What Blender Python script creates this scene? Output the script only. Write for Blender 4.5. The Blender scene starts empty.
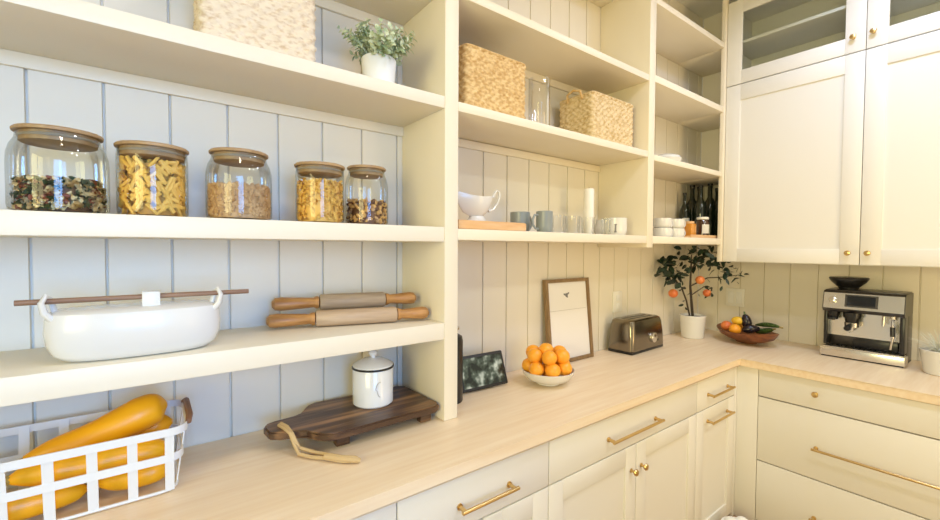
import bpy, bmesh, math, random
from mathutils import Vector, Matrix
random.seed(7)
PI = math.pi
SC = bpy.context.scene
COL = SC.collection

# ---------------------------------------------------------------- camera
CAM_Z = 1.54
th, pt, rl = math.radians(52.8244), math.radians(1.6816), math.radians(0.274)
F = Vector((math.cos(th)*math.cos(pt), math.sin(th)*math.cos(pt), -math.sin(pt)))
R = Vector((math.sin(th), -math.cos(th), 0))
U = R.cross(F)
R2 = R*math.cos(rl) + U*math.sin(rl)
U2 = -R*math.sin(rl) + U*math.cos(rl)
cd = bpy.data.cameras.new('camera')
cam = bpy.data.objects.new('camera', cd)
COL.objects.link(cam)
rot = Matrix((R2, U2, -F)).transposed()
cam.matrix_world = Matrix.Translation((0, 0, CAM_Z)) @ rot.to_4x4()
cd.sensor_width = 36
cd.lens = 423.4656/940*36
cd.clip_start = 0.02
SC.camera = cam

# ---------------------------------------------------------------- view, world, lights
SC.view_settings.view_transform = 'Standard'
SC.view_settings.look = 'None'
SC.view_settings.gamma = 1
SC.view_settings.use_curve_mapping = False
SC.view_settings.exposure = -0.03
w = bpy.data.worlds.new('world'); SC.world = w; w.use_nodes = True
w.node_tree.nodes['Background'].inputs[0].default_value = (0.75, 0.87, 1.0, 1)
w.node_tree.nodes['Background'].inputs[1].default_value = 0.3

def area(name, loc, target, sx, sy, power, color, spread=180, shape='RECTANGLE'):
    l = bpy.data.lights.new(name, 'AREA'); l.shape = shape
    l.size = sx; l.size_y = sy; l.energy = power; l.color = color; l.spread = math.radians(spread)
    o = bpy.data.objects.new(name, l); COL.objects.link(o); o.location = loc
    o.rotation_euler = (Vector(target)-Vector(loc)).to_track_quat('-Z', 'Y').to_euler()
    return o
# window daylight behind the camera, warm side light, added bay fill, ceiling downlights
area('daylight', (-0.10, -1.88, 1.70), (-0.42, 1.5, 1.45), 1.0, 1.5, 15.5, (0.17, 0.45, 1.0), 72)
area('side_warm_light', (-1.72, -0.35, 1.75), (1.0, 0.4, 1.55), 1.4, 1.3, 30, (1.0, 0.886, 0.42), 120)  # warm light from the left, colour fitted to the scene
area('bay_fill_light', (2.05, -1.87, 1.15), (2.6, 1.5, 2.3), 0.8, 1.9, 13, (1.0, 0.70, 0.30), 110)  # added warm fill that brightens the corner bay, no known source
LAMPS = [(1.45, 0.10), (2.45, 0.38), (1.45, -1.0), (2.2, -0.9), (0.1, 0.1)]
LPOW = [(11.5, (0.72, 0.78, 1.0)), (11, (0.50, 0.64, 1.0)), (12, (0.95, 0.98, 0.85)), (10.5, (0.95, 0.98, 0.85)), (5.8, (1, 0.80, 0.62))]
for i, (x, y) in enumerate(LAMPS):
    area('downlight_lamp', (x, y, 3.12), (x, y, 0), 0.22, 0.22, LPOW[i][0], LPOW[i][1], 180, 'DISK')

# ---------------------------------------------------------------- materials
def mat(name, col, rough=0.5, metal=0.0, noise=None, bump=None, spec=None, trans=0, coat=0, emis=None):
    m = bpy.data.materials.new(name); m.use_nodes = True
    nt = m.node_tree; b = nt.nodes['Principled BSDF']
    b.inputs['Base Color'].default_value = (*col, 1)
    b.inputs['Roughness'].default_value = rough
    b.inputs['Metallic'].default_value = metal
    if spec is not None: b.inputs['Specular IOR Level'].default_value = spec
    if trans: b.inputs['Transmission Weight'].default_value = trans
    if coat: b.inputs['Coat Weight'].default_value = coat
    tc = nt.nodes.new('ShaderNodeTexCoord')
    mp = nt.nodes.new('ShaderNodeMapping'); nt.links.new(tc.outputs['Object'], mp.inputs[0])
    if noise:   # (scale, color2, (sx,sy,sz), lo, hi)
        sc, c2, st, lo, hi = noise
        mp.inputs['Scale'].default_value = st
        n = nt.nodes.new('ShaderNodeTexNoise'); n.inputs['Scale'].default_value = sc
        n.inputs['Detail'].default_value = 5
        nt.links.new(mp.outputs[0], n.inputs['Vector'])
        mr = nt.nodes.new('ShaderNodeMapRange'); mr.inputs[1].default_value = lo; mr.inputs[2].default_value = hi
        nt.links.new(n.outputs['Fac'], mr.inputs[0])
        mx = nt.nodes.new('ShaderNodeMix'); mx.data_type = 'RGBA'
        mx.inputs[6].default_value = (*col, 1); mx.inputs[7].default_value = (*c2, 1)
        nt.links.new(mr.outputs[0], mx.inputs[0]); nt.links.new(mx.outputs[2], b.inputs['Base Color'])
    if bump:
        n2 = nt.nodes.new('ShaderNodeTexNoise'); n2.inputs['Scale'].default_value = bump[0]
        nt.links.new(mp.outputs[0], n2.inputs['Vector'])
        bp = nt.nodes.new('ShaderNodeBump'); bp.inputs['Strength'].default_value = bump[1]; bp.inputs['Distance'].default_value = 0.002
        nt.links.new(n2.outputs['Fac'], bp.inputs['Height']); nt.links.new(bp.outputs[0], b.inputs['Normal'])
    return m

def glass_mat(name, tint=(0.97, 0.985, 0.98), edge=(0.74, 0.79, 0.77)):
    m = bpy.data.materials.new(name); m.use_nodes = True; nt = m.node_tree; nt.nodes.clear()
    out = nt.nodes.new('ShaderNodeOutputMaterial')
    tr = nt.nodes.new('ShaderNodeBsdfTransparent'); gl = nt.nodes.new('ShaderNodeBsdfGlossy')
    gl.inputs['Roughness'].default_value = 0.04
    lw = nt.nodes.new('ShaderNodeLayerWeight'); lw.inputs[0].default_value = 0.30
    ramp = nt.nodes.new('ShaderNodeMix'); ramp.data_type = 'RGBA'
    ramp.inputs[6].default_value = (*tint, 1); ramp.inputs[7].default_value = (*edge, 1)
    pw = nt.nodes.new('ShaderNodeMath'); pw.operation = 'POWER'; pw.inputs[1].default_value = 2.2
    nt.links.new(lw.outputs['Facing'], pw.inputs[0]); nt.links.new(pw.outputs[0], ramp.inputs[0])
    nt.links.new(ramp.outputs[2], tr.inputs[0])
    fr = nt.nodes.new('ShaderNodeFresnel'); fr.inputs[0].default_value = 1.5
    fm = nt.nodes.new('ShaderNodeMath'); fm.operation = 'MINIMUM'; fm.inputs[1].default_value = 0.6
    nt.links.new(fr.outputs[0], fm.inputs[0])
    mx = nt.nodes.new('ShaderNodeMixShader')
    nt.links.new(fm.outputs[0], mx.inputs[0]); nt.links.new(tr.outputs[0], mx.inputs[1]); nt.links.new(gl.outputs[0], mx.inputs[2])
    nt.links.new(mx.outputs[0], out.inputs[0])
    return m

def worktop_mat():
    m = mat('light_oak_laminate', (0.80, 0.62, 0.40), 0.42)
    nt = m.node_tree; b = nt.nodes['Principled BSDF']
    tc = nt.nodes.new('ShaderNodeTexCoord'); mp = nt.nodes.new('ShaderNodeMapping')
    mp.inputs['Scale'].default_value = (2.0, 30, 30)
    nt.links.new(tc.outputs['Object'], mp.inputs[0])
    n = nt.nodes.new('ShaderNodeTexNoise'); n.inputs['Scale'].default_value = 1.5; n.inputs['Detail'].default_value = 6
    nt.links.new(mp.outputs[0], n.inputs['Vector'])
    cr = nt.nodes.new('ShaderNodeValToRGB')
    cr.color_ramp.elements[0].position = 0.3; cr.color_ramp.elements[0].color = (0.85, 0.66, 0.44, 1)
    cr.color_ramp.elements[1].position = 0.7; cr.color_ramp.elements[1].color = (0.93, 0.77, 0.56, 1)
    nt.links.new(n.outputs['Fac'], cr.inputs[0]); nt.links.new(cr.outputs[0], b.inputs['Base Color'])
    return m

M = {}
M['paint'] = mat('cabinet_paint', (0.83, 0.80, 0.73), 0.45)
M['shelf_paint_warm_lit'] = mat('shelving_paint_warm_lit', (0.86, 0.78, 0.62), 0.45)  # same paint as the cabinets, with the bays' warm light in its colour
M['thin_glass'] = glass_mat('thin_glass', (0.975, 0.98, 0.97), (0.86, 0.86, 0.82))
M['board'] = mat('painted_boards', (0.81, 0.755, 0.645), 0.5)
M['wall'] = mat('plain_wall', (0.80, 0.77, 0.70), 0.7)
M['ceil'] = mat('ceiling_white', (0.85, 0.84, 0.80), 0.8)
M['floor'] = mat('floor_oak', (0.52, 0.36, 0.22), 0.5, noise=(3, (0.40, 0.26, 0.15), (1, 12, 1), .3, .7))
M['oak'] = worktop_mat()
M['brass'] = mat('brushed_brass', (0.66, 0.46, 0.20), 0.28, 1.0)
M['glass'] = glass_mat('clear_glass')
M['pane'] = glass_mat('window_pane', (0.98, 0.99, 0.97), (0.8, 0.86, 0.8))
M['lid'] = mat('acacia_lid', (0.36, 0.22, 0.10), 0.5, noise=(6, (0.48, 0.31, 0.15), (1, 8, 8), .35, .65))
M['seal'] = mat('clear_silicone', (0.42, 0.36, 0.27), 0.4)
M['penne'] = mat('penne', (0.96, 0.60, 0.13), 0.5)
M['pasta_core'] = mat('pasta_core', (0.62, 0.32, 0.06), 0.6)
M['cream_pasta'] = mat('pasta_cream', (0.90, 0.66, 0.30), 0.5)
M['green_pasta'] = mat('pasta_green', (0.05, 0.075, 0.02), 0.5)
M['red_pasta'] = mat('pasta_red', (0.32, 0.08, 0.03), 0.5)
M['chickpea'] = mat('chickpea', (0.76, 0.50, 0.25), 0.5, noise=(60, (0.50, 0.28, 0.12), (1, 1, 1), .3, .7))
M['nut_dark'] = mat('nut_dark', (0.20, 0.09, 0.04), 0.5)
M['nut_light'] = mat('nut_light', (0.80, 0.46, 0.14), 0.5)
M['ceramic'] = mat('white_ceramic', (0.78, 0.76, 0.71), 0.22, coat=0.3)
M['matte_white'] = mat('matte_white', (0.86, 0.86, 0.84), 0.5)
M['enamel'] = mat('white_enamel', (0.84, 0.85, 0.86), 0.15, coat=0.5)
M['black'] = mat('black_rim', (0.012, 0.012, 0.013), 0.3)
M['black_matte'] = mat('black_matte', (0.02, 0.02, 0.02), 0.55)
M['rod'] = mat('dark_dowel', (0.22, 0.12, 0.07), 0.5, noise=(5, (0.32, 0.19, 0.11), (2, 20, 20), .35, .65))
M['pin'] = mat('rolling_pin_wood', (0.34, 0.25, 0.17), 0.5, noise=(4, (0.44, 0.33, 0.22), (2, 20, 20), .35, .65))
M['pin_light'] = mat('rolling_pin_pale', (0.55, 0.40, 0.26), 0.5, noise=(4, (0.46, 0.32, 0.20), (2, 20, 20), .35, .65))
M['pin_handle'] = mat('rolling_pin_handle', (0.34, 0.15, 0.04), 0.4, noise=(6, (0.55, 0.28, 0.09), (2, 14, 14), .35, .65))
M['walnut'] = mat('walnut_board', (0.075, 0.036, 0.018), 0.40, noise=(2.2, (0.34, 0.18, 0.075), (1.3, 14, 14), .44, .72), bump=(12, .3))
M['twine'] = mat('twine', (0.60, 0.42, 0.20), 0.8)
M['squash'] = mat('squash', (0.93, 0.38, 0.004), 0.36, noise=(5, (0.96, 0.47, 0.008), (1, 1, 1), .3, .7), bump=(18, .15))
M['stem'] = mat('stem', (0.36, 0.28, 0.10), 0.7)
M['white_metal'] = mat('white_metal', (0.80, 0.79, 0.76), 0.4)
M['wood_brown'] = mat('brown_handle', (0.22, 0.11, 0.06), 0.5)
M['wicker'] = mat('wicker_tan', (0.56, 0.34, 0.12), 0.7, noise=(60, (0.80, 0.58, 0.28), (1, 1, 1.6), .38, .62))
M['wicker_pale'] = mat('wicker_pale', (0.82, 0.70, 0.53), 0.75, noise=(60, (0.62, 0.46, 0.30), (1, 1, 2), .48, .72))
M['wicker_mid'] = mat('wicker_mid', (0.76, 0.60, 0.36), 0.75, noise=(60, (0.52, 0.36, 0.15), (1, 1, 1.6), .42, .68))
M['sage'] = mat('sage_leaf', (0.34, 0.44, 0.24), 0.6, noise=(30, (0.68, 0.74, 0.52), (1, 1, 1), .4, .6))
M['leaf_dark'] = mat('dark_leaf', (0.007, 0.020, 0.014), 0.35, noise=(16, (0.025, 0.055, 0.025), (1, 1, 1), .4, .7))
M['bark'] = mat('bark', (0.05, 0.035, 0.02), 0.8)
M['soil'] = mat('soil', (0.03, 0.02, 0.012), 0.9)
M['orange'] = mat('orange_peel', (0.95, 0.36, 0.02), 0.35, noise=(9, (0.98, 0.46, 0.04), (1, 1, 1), .3, .7), bump=(90, .3))
M['fruit_red'] = mat('fruit_red', (0.75, 0.17, 0.05), 0.35, noise=(9, (0.85, 0.28, 0.07), (1, 1, 1), .35, .65))
M['lemon'] = mat('lemon', (0.90, 0.55, 0.04), 0.4)
M['aubergine'] = mat('dark_skin', (0.02, 0.014, 0.02), 0.25)
M['courgette'] = mat('green_skin', (0.035, 0.075, 0.02), 0.35, noise=(20, (0.10, 0.17, 0.04), (1, 6, 6), .4, .7))
M['bowl_wood'] = mat('bowl_wood', (0.15, 0.045, 0.015), 0.4, noise=(4, (0.27, 0.09, 0.03), (2, 12, 12), .35, .65))
M['frame_wood'] = mat('frame_wood', (0.20, 0.12, 0.05), 0.5, noise=(5, (0.30, 0.19, 0.09), (12, 12, 2), .35, .65))
M['paper'] = mat('paper', (0.84, 0.81, 0.78), 0.6)
M['ink'] = mat('ink', (0.20, 0.19, 0.19), 0.7)
M['ink_pale'] = mat('ink_pale', (0.55, 0.52, 0.48), 0.7)
M['steel'] = mat('brushed_steel', (0.72, 0.70, 0.66), 0.24, 1.0, bump=(200, .05))
M['steel_dark'] = mat('dark_steel', (0.11, 0.105, 0.10), 0.34, 1.0)
M['toaster'] = mat('smoked_steel', (0.27, 0.24, 0.19), 0.22, 1.0)
M['screen'] = mat('black_screen', (0.01, 0.012, 0.014), 0.08, coat=0.6)
M['plastic_clear'] = glass_mat('smoked_glass', (0.25, 0.25, 0.25), (0.08, 0.08, 0.08))
M['grey_glaze'] = mat('grey_glaze', (0.27, 0.30, 0.30), 0.3)
M['board_light'] = mat('beech_board', (0.74, 0.43, 0.19), 0.45, noise=(4, (0.82, 0.53, 0.28), (2, 14, 14), .35, .65))
M['amber'] = mat('amber_honey', (0.72, 0.30, 0.04), 0.15, coat=.5)
M['brown_glass'] = mat('brown_glass', (0.05, 0.018, 0.008), 0.1, coat=.6)
M['dark_glass'] = mat('dark_bottle_glass', (0.010, 0.016, 0.010), 0.08, coat=.6)
M['label'] = mat('paper_label', (0.72, 0.70, 0.62), 0.6)
M['wax'] = mat('wax_white', (0.88, 0.84, 0.76), 0.45)
M['air_leaf'] = mat('pale_leaf', (0.70, 0.72, 0.64), 0.5)
M['shadow_gap'] = mat('carcass_dark', (0.20, 0.17, 0.12), 0.8)
M['lamp'] = mat('lamp_diffuser', (1, 0.9, 0.75), 0.5)
b_ = M['lamp'].node_tree.nodes['Principled BSDF']; b_.inputs['Emission Color'].default_value = (1, .85, .62, 1); b_.inputs['Emission Strength'].default_value = 2
M['outlet'] = mat('outlet_plastic', (0.86, 0.84, 0.78), 0.3)

def display_mat():
    # the lit photo on the smart display: soft pale shapes on near-black
    m = bpy.data.materials.new('lit_display'); m.use_nodes = True; nt = m.node_tree; b = nt.nodes['Principled BSDF']
    b.inputs['Roughness'].default_value = 0.1
    tc = nt.nodes.new('ShaderNodeTexCoord'); n = nt.nodes.new('ShaderNodeTexNoise'); n.inputs['Scale'].default_value = 22
    n.inputs['Detail'].default_value = 2
    nt.links.new(tc.outputs['Object'], n.inputs['Vector'])
    cr = nt.nodes.new('ShaderNodeValToRGB'); e = cr.color_ramp.elements
    e[0].position = 0.42; e[0].color = (0.012, 0.020, 0.014, 1); e[1].position = 0.70; e[1].color = (0.75, 0.78, 0.62, 1)
    x = e.new(0.54); x.color = (0.10, 0.13, 0.09, 1)
    nt.links.new(n.outputs['Fac'], cr.inputs[0])
    b.inputs['Base Color'].default_value = (0.01, 0.01, 0.01, 1)
    nt.links.new(cr.outputs[0], b.inputs['Emission Color']); b.inputs['Emission Strength'].default_value = 0.8
    return m
M['display'] = display_mat()

# ---------------------------------------------------------------- mesh helpers
class B:
    def __init__(s): s.bm = bmesh.new(); s.mi = 0
    def _f(s, vs):
        try:
            f = s.bm.faces.new(vs); f.material_index = s.mi; f.smooth = True; return f
        except ValueError: return None
    def box(s, x0, x1, y0, y1, z0, z1, bev=0, mtx=None):
        x0, x1 = min(x0, x1), max(x0, x1); y0, y1 = min(y0, y1), max(y0, y1); z0, z1 = min(z0, z1), max(z0, z1)
        r = bmesh.ops.create_cube(s.bm, size=1)
        for v in r['verts']:
            v.co = Vector(((x0+x1)/2+v.co.x*(x1-x0), (y0+y1)/2+v.co.y*(y1-y0), (z0+z1)/2+v.co.z*(z1-z0)))
        fs = set(f for v in r['verts'] for f in v.link_faces)
        vs = list(r['verts'])
        for f in fs: f.material_index = s.mi; f.smooth = True
        if bev:
            es = list(set(e for v in r['verts'] for e in v.link_edges))
            rr = bmesh.ops.bevel(s.bm, geom=es, offset=bev, segments=2, affect='EDGES', profile=0.5)
            for f in rr['faces']: f.smooth = True; f.material_index = s.mi
            vs = list(set(v for f in rr['faces'] for v in f.verts))
        if mtx is not None:
            for v in vs: v.co = mtx @ v.co
        return s
    def lathe(s, prof, c=(0, 0, 0), seg=32, axis='z', sx=1, sy=1, cap=True):
        rings = []
        c = Vector(c)
        for r, z in prof:
            ring = []
            for i in range(seg):
                a = 2*PI*i/seg
                p = Vector((math.cos(a)*r*sx, math.sin(a)*r*sy, z))
                if axis == 'x': p = Vector((p.z, p.x, p.y))
                elif axis == 'y': p = Vector((p.y, p.z, p.x))
                ring.append(s.bm.verts.new(c+p))
            rings.append(ring)
        for a, b in zip(rings, rings[1:]):
            for i in range(seg): s._f((a[i], a[(i+1) % seg], b[(i+1) % seg], b[i]))
        if cap:
            if prof[0][0] > 1e-4: s._f(rings[0][::-1])
            if prof[-1][0] > 1e-4: s._f(rings[-1])
        return s
    def tube(s, pts, rad, seg=10, cap=True, flat=1.0, closed=False):
        pts = [Vector(p) for p in pts]; n = len(pts)
        rs = rad if isinstance(rad, (list, tuple)) else [rad]*n
        rings = []; up = None
        for i, p in enumerate(pts):
            if closed: t = pts[(i+1) % n]-pts[i-1]
            else: t = pts[min(i+1, n-1)]-pts[max(i-1, 0)]
            t.normalize()
            if up is None:
                up = Vector((0, 0, 1)) if abs(t.z) < 0.9 else Vector((1, 0, 0))
            side = t.cross(up)
            if side.length < 1e-5: side = t.orthogonal()
            side.normalize(); up = side.cross(t).normalized()
            rings.append([s.bm.verts.new(p + side*math.cos(2*PI*k/seg)*rs[i] + up*math.sin(2*PI*k/seg)*rs[i]*flat) for k in range(seg)])
        prs = list(zip(rings, rings[1:]))
        if closed: prs.append((rings[-1], rings[0]))
        for a, b in prs:
            for k in range(seg): s._f((a[k], a[(k+1) % seg], b[(k+1) % seg], b[k]))
        if cap and not closed: s._f(rings[0][::-1]); s._f(rings[-1])
        return s
    def ball(s, c, r, sx=1, sy=1, sz=1, seg=16, rings=10, mtx=None):
        c = Vector(c); top = Vector((0, 0, r*sz)); rg = []
        f = (lambda p: (mtx @ p if mtx is not None else p)+c)
        for j in range(1, rings):
            t_ = PI*j/rings
            rg.append([s.bm.verts.new(f(Vector((math.sin(t_)*math.cos(2*PI*i/seg)*r*sx, math.sin(t_)*math.sin(2*PI*i/seg)*r*sy, math.cos(t_)*r*sz)))) for i in range(seg)])
        vt, vb = s.bm.verts.new(f(top)), s.bm.verts.new(f(-top))
        for i in range(seg):
            s._f((vt, rg[0][i], rg[0][(i+1) % seg])); s._f((vb, rg[-1][(i+1) % seg], rg[-1][i]))
        for p_, q_ in zip(rg, rg[1:]):
            for i in range(seg): s._f((p_[i], q_[i], q_[(i+1) % seg], p_[(i+1) % seg]))
        return s
    def prism(s, pts, z0, z1, bev=0, mtx=None):
        b = [s.bm.verts.new((x, y, z0)) for x, y in pts]; t = [s.bm.verts.new((x, y, z1)) for x, y in pts]
        n = len(pts); fs = [s._f(b[::-1]), s._f(t)]
        for i in range(n): fs.append(s._f((b[i], b[(i+1) % n], t[(i+1) % n], t[i])))
        vs = b+t
        if bev:
            es = [e for e in t[0].link_edges]
            es = list(set(e for f in fs[:2] for e in f.edges))
            rr = bmesh.ops.bevel(s.bm, geom=es, offset=bev, segments=2, affect='EDGES')
            for f in rr['faces']: f.smooth = True; f.material_index = s.mi
            vs = list(set([v for v in vs if v.is_valid]+[v for f in rr['faces'] for v in f.verts]))
        if mtx is not None:
            for v in vs: v.co = mtx @ v.co
        return s
    def leaf(s, p, d, l, wd, nrm=None, droop=0.15):
        d = Vector(d).normalized(); n = Vector(nrm) if nrm else Vector((random.uniform(-1, 1), random.uniform(-1, 1), random.uniform(.2, 1)))
        sd = d.cross(n)
        if sd.length < 1e-4: sd = d.orthogonal()
        sd.normalize(); n = sd.cross(d)
        p = Vector(p); prev = None
        L = []; Rr = []; Cc = []
        for t, ww in ((0, .08), (.25, .8), (.55, 1), (.8, .65), (1, .03)):
            q = p+d*l*t - n*(droop*l*t*t)
            L.append(s.bm.verts.new(q+sd*wd*.5*ww+n*wd*.12*ww)); Rr.append(s.bm.verts.new(q-sd*wd*.5*ww+n*wd*.12*ww)); Cc.append(s.bm.verts.new(q))
        for i in range(4):
            s._f((L[i], Cc[i], Cc[i+1], L[i+1])); s._f((Cc[i], Rr[i], Rr[i+1], Cc[i+1]))
        return s

def obj(name, b, m, parent=None, loc=None, rot=None, label=None, sharp=35):
    me = bpy.data.meshes.new(name)
    bmesh.ops.recalc_face_normals(b.bm, faces=b.bm.faces)
    b.bm.to_mesh(me); b.bm.free()
    ms = m if isinstance(m, (list, tuple)) else [m]
    for k in ms: me.materials.append(M[k])
    me.set_sharp_from_angle(angle=math.radians(sharp))
    o = bpy.data.objects.new(name, me); COL.objects.link(o)
    if parent: o.parent = parent
    if loc: o.location = loc
    if rot: o.rotation_euler = rot
    if label: o['label'] = label
    return o
def struct(name, b, m):
    o = obj(name, b, m); o['kind'] = 'structure'; return o
def thing(name, label, cat, loc=(0, 0, 0), rz=0, group=None):
    o = bpy.data.objects.new(name, None); COL.objects.link(o); o.empty_display_size = 0.05
    o.location = loc; o.rotation_euler = (0, 0, rz); o['label'] = label; o['category'] = cat
    if group: o['group'] = group
    return o
def tag(o, label, cat, group=None, kind=None):
    o['label'] = label; o['category'] = cat
    if group: o['group'] = group
    if kind: o['kind'] = kind
    return o
def dup(root, loc, rz, label, group=None, scale=None):
    r = root.copy(); COL.objects.link(r); r.location = loc; r.rotation_euler = (0, 0, rz); r['label'] = label
    if group: r['group'] = group
    if scale: r.scale = (scale,)*3
    for ch in list(root.children):
        c = ch.copy(); COL.objects.link(c); c.parent = r
        for g in ch.children:
            d = g.copy(); COL.objects.link(d); d.parent = c
    return r

# ---------------------------------------------------------------- dimensions
WY, UY, CY, FY = 1.556, 1.241, 0.970, 0.990      # back wall, shelving front, worktop front, drawer fronts
WX, PX, QX, QF = 3.421, 3.061, 2.660, 2.679      # right wall, wall cabinet front, right worktop front, drawer fronts
XL, YF, ZC = -1.60, -1.80, 3.30
ZT = 0.92

# ---------------------------------------------------------------- room
def boarded(name, a0, a1, phase, fn):
    """tongue and groove boards: profile along the wall, fn maps (along, depth, z)"""
    b = B(); pts = [(a0, 0)]
    k = math.ceil((a0-phase)/.15)
    while phase+.15*k < a1-.006:
        g = phase+.15*k
        if g > a0+.006: pts += [(g-.004, 0), (g-.002, .009), (g+.002, .009), (g+.004, 0)]
        k += 1
    pts += [(a1, 0)]
    lo = [b.bm.verts.new(fn(a, d, 0)) for a, d in pts]; hi = [b.bm.verts.new(fn(a, d, ZC)) for a, d in pts]
    bl = [b.bm.verts.new(fn(a, .1, 0)) for a in (a0, a1)]; bh = [b.bm.verts.new(fn(a, .1, ZC)) for a in (a0, a1)]
    for i in range(len(pts)-1): b._f((lo[i], lo[i+1], hi[i+1], hi[i]))
    b._f((bl[0], bl[1], bh[1], bh[0])); b._f((lo[0], bl[0], bh[0], hi[0])); b._f((lo[-1], bl[1], bh[1], hi[-1]))
    b._f(hi+[bh[1], bh[0]]); b._f(lo+[bl[1], bl[0]])
    return struct(name, b, 'board')
boarded('wall_back', XL, WX, .056, lambda a, d, z: (a, WY+d, z))
boarded('wall_right', YF, WY-.001, .06, lambda a, d, z: (WX+.001+d, a, z))
struct('floor', B().box(XL-.1, WX+.1, YF-.1, WY+.1, -.1, -.001), 'floor')
struct('ceiling', B().box(XL-.1, WX+.1, YF-.1, WY+.1, ZC+.001, ZC+.1), 'ceil')
# front wall with a window opening behind the camera
b = B(); wx0, wx1, wz0, wz1 = -.62, .72, .92, 2.47
b.box(XL, wx0, YF-.1, YF, 0, ZC); b.box(wx1, 1.6, YF-.1, YF, 0, ZC); b.box(2.5, WX, YF-.1, YF, 0, ZC); b.box(1.6, 2.5, YF-.1, YF, 2.15, ZC); b.box(wx0, wx1, YF-.1, YF, 0, wz0); b.box(wx0, wx1, YF-.1, YF, wz1, ZC)  # door-height gap added to hold the warm fill
struct('wall_front', b, 'wall')
b = B(); ly0, ly1, lz0, lz1 = -1.06, .36, 1.08, 2.42
b.box(XL-.1, XL, YF, ly0, 0, ZC); b.box(XL-.1, XL, ly1, WY, 0, ZC); b.box(XL-.1, XL, ly0, ly1, 0, lz0); b.box(XL-.1, XL, ly0, ly1, lz1, ZC)
struct('wall_left', b, 'wall')
b = B()
for x in (wx0+.025, (wx0+wx1)/2, wx1-.025): b.box(x-.025, x+.025, YF-.07, YF-.03, wz0, wz1)
for z in (wz0+.025, wz1-.025): b.box(wx0, wx1, YF-.07, YF-.03, z-.025, z+.025)
struct('window_1', b, 'paint')
b = B()
for y in (ly0+.025, (ly0+ly1)/2, ly1-.025): b.box(XL-.07, XL-.03, y-.025, y+.025, lz0, lz1)
for z in (lz0+.025, lz1-.025): b.box(XL-.07, XL-.03, ly0, ly1, z-.025, z+.025)
struct('window_2', b, 'paint')
struct('trim_1', B().box(1.54, 1.60, YF, YF+.02, 0, 2.21).box(2.50, 2.56, YF, YF+.02, 0, 2.21).box(1.60, 2.50, YF, YF+.02, 2.15, 2.21), 'paint')  # casing of the unseen opening added around the warm fill
for i, (x, y) in enumerate(LAMPS):
    where = ['above the open shelves', 'near the fruit bowl corner', 'towards the window wall', 'before the right hand wall', 'above the jars end'][i]
    t = thing('ceiling_light', 'round flush white ceiling light '+where, 'ceiling light', (x, y, 3.30), 0, 'flush ceiling lights')
    obj('frame', B().lathe([(.13, 0), (.14, -.05), (.12, -.12), (.115, -.12), (.115, 0)], seg=32), 'matte_white', t)
    obj('diffuser', B().lathe([(.112, -.05), (.112, -.09), (.0, -.10)], seg=32), 'lamp', t)

# ---------------------------------------------------------------- shelving unit
su = thing('shelving_unit', 'tall cream built-in open shelving unit with three bays along the boarded wall', 'shelves', (0, 0, 0))
def bx(name, x0, x1, y0, y1, z0, z1, m='paint', par=None, bev=.0025, label=None):
    return obj(name, B().box(x0, x1, y0, y1, z0, z1, bev), m, par, label=label)
BK = WY-.001
SX0 = -1.20
bx('side_panel', SX0-.058, SX0, UY, BK, ZT+.001, 3.28, m='shelf_paint_warm_lit', par=su)
bx('side_panel', .829, .887, UY, BK, ZT+.001, 3.28, m='shelf_paint_warm_lit', par=su)
bx('side_panel', 2.134, 2.193, UY, BK, 1.545, 3.28, m='shelf_paint_warm_lit', par=su)
bx('side_panel', 3.036, PX+.019, UY-.0035, UY+.022, 1.453, 3.28, m='shelf_paint_warm_lit', par=su)
for (z0, z1) in ((2.025, 2.067), (1.560, 1.612), (1.214, 1.273), (2.431, 2.466), (2.95, 2.985)):
    bx('shelf', SX0, .829, UY+.001, BK, z0, z1, m='shelf_paint_warm_lit', par=su)
for (z0, z1) in ((2.027, 2.061), (1.567, 1.608), (2.431, 2.464), (2.95, 2.985)):
    bx('shelf', .887, 2.134, UY+.001, BK, z0, z1, m='shelf_paint_warm_lit', par=su)
for (z0, z1) in ((2.018, 2.050), (1.567, 1.608), (2.44, 2.478), (2.859, 2.892)):
    bx('shelf', 2.193, 3.036, UY+.001, BK, z0, z1, m='shelf_paint_warm_lit', par=su)
    bx('shelf_end', 3.0362, WX-.002, UY+.03, BK, z0, z1, m='shelf_paint_warm_lit', par=su)
for (z0) in (2.025, 2.431):
    bx('cleat', SX0, .829, BK-.012, BK, z0-.036, z0, m='shelf_paint_warm_lit', par=su, bev=.001)
    bx('cleat', .887, 2.134, BK-.012, BK, z0-.036, z0, m='shelf_paint_warm_lit', par=su, bev=.001)

# ---------------------------------------------------------------- worktop
b = B(); b.prism([(SX0-.058, CY), (QX, CY), (QX, -.16), (WX-.002, -.16), (WX-.002, BK), (SX0-.058, BK)], .880, ZT, .003)
tag(obj('worktop', b, 'oak'), 'L-shaped light oak worktop running along both walls over the cream cabinets', 'worktop')

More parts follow.
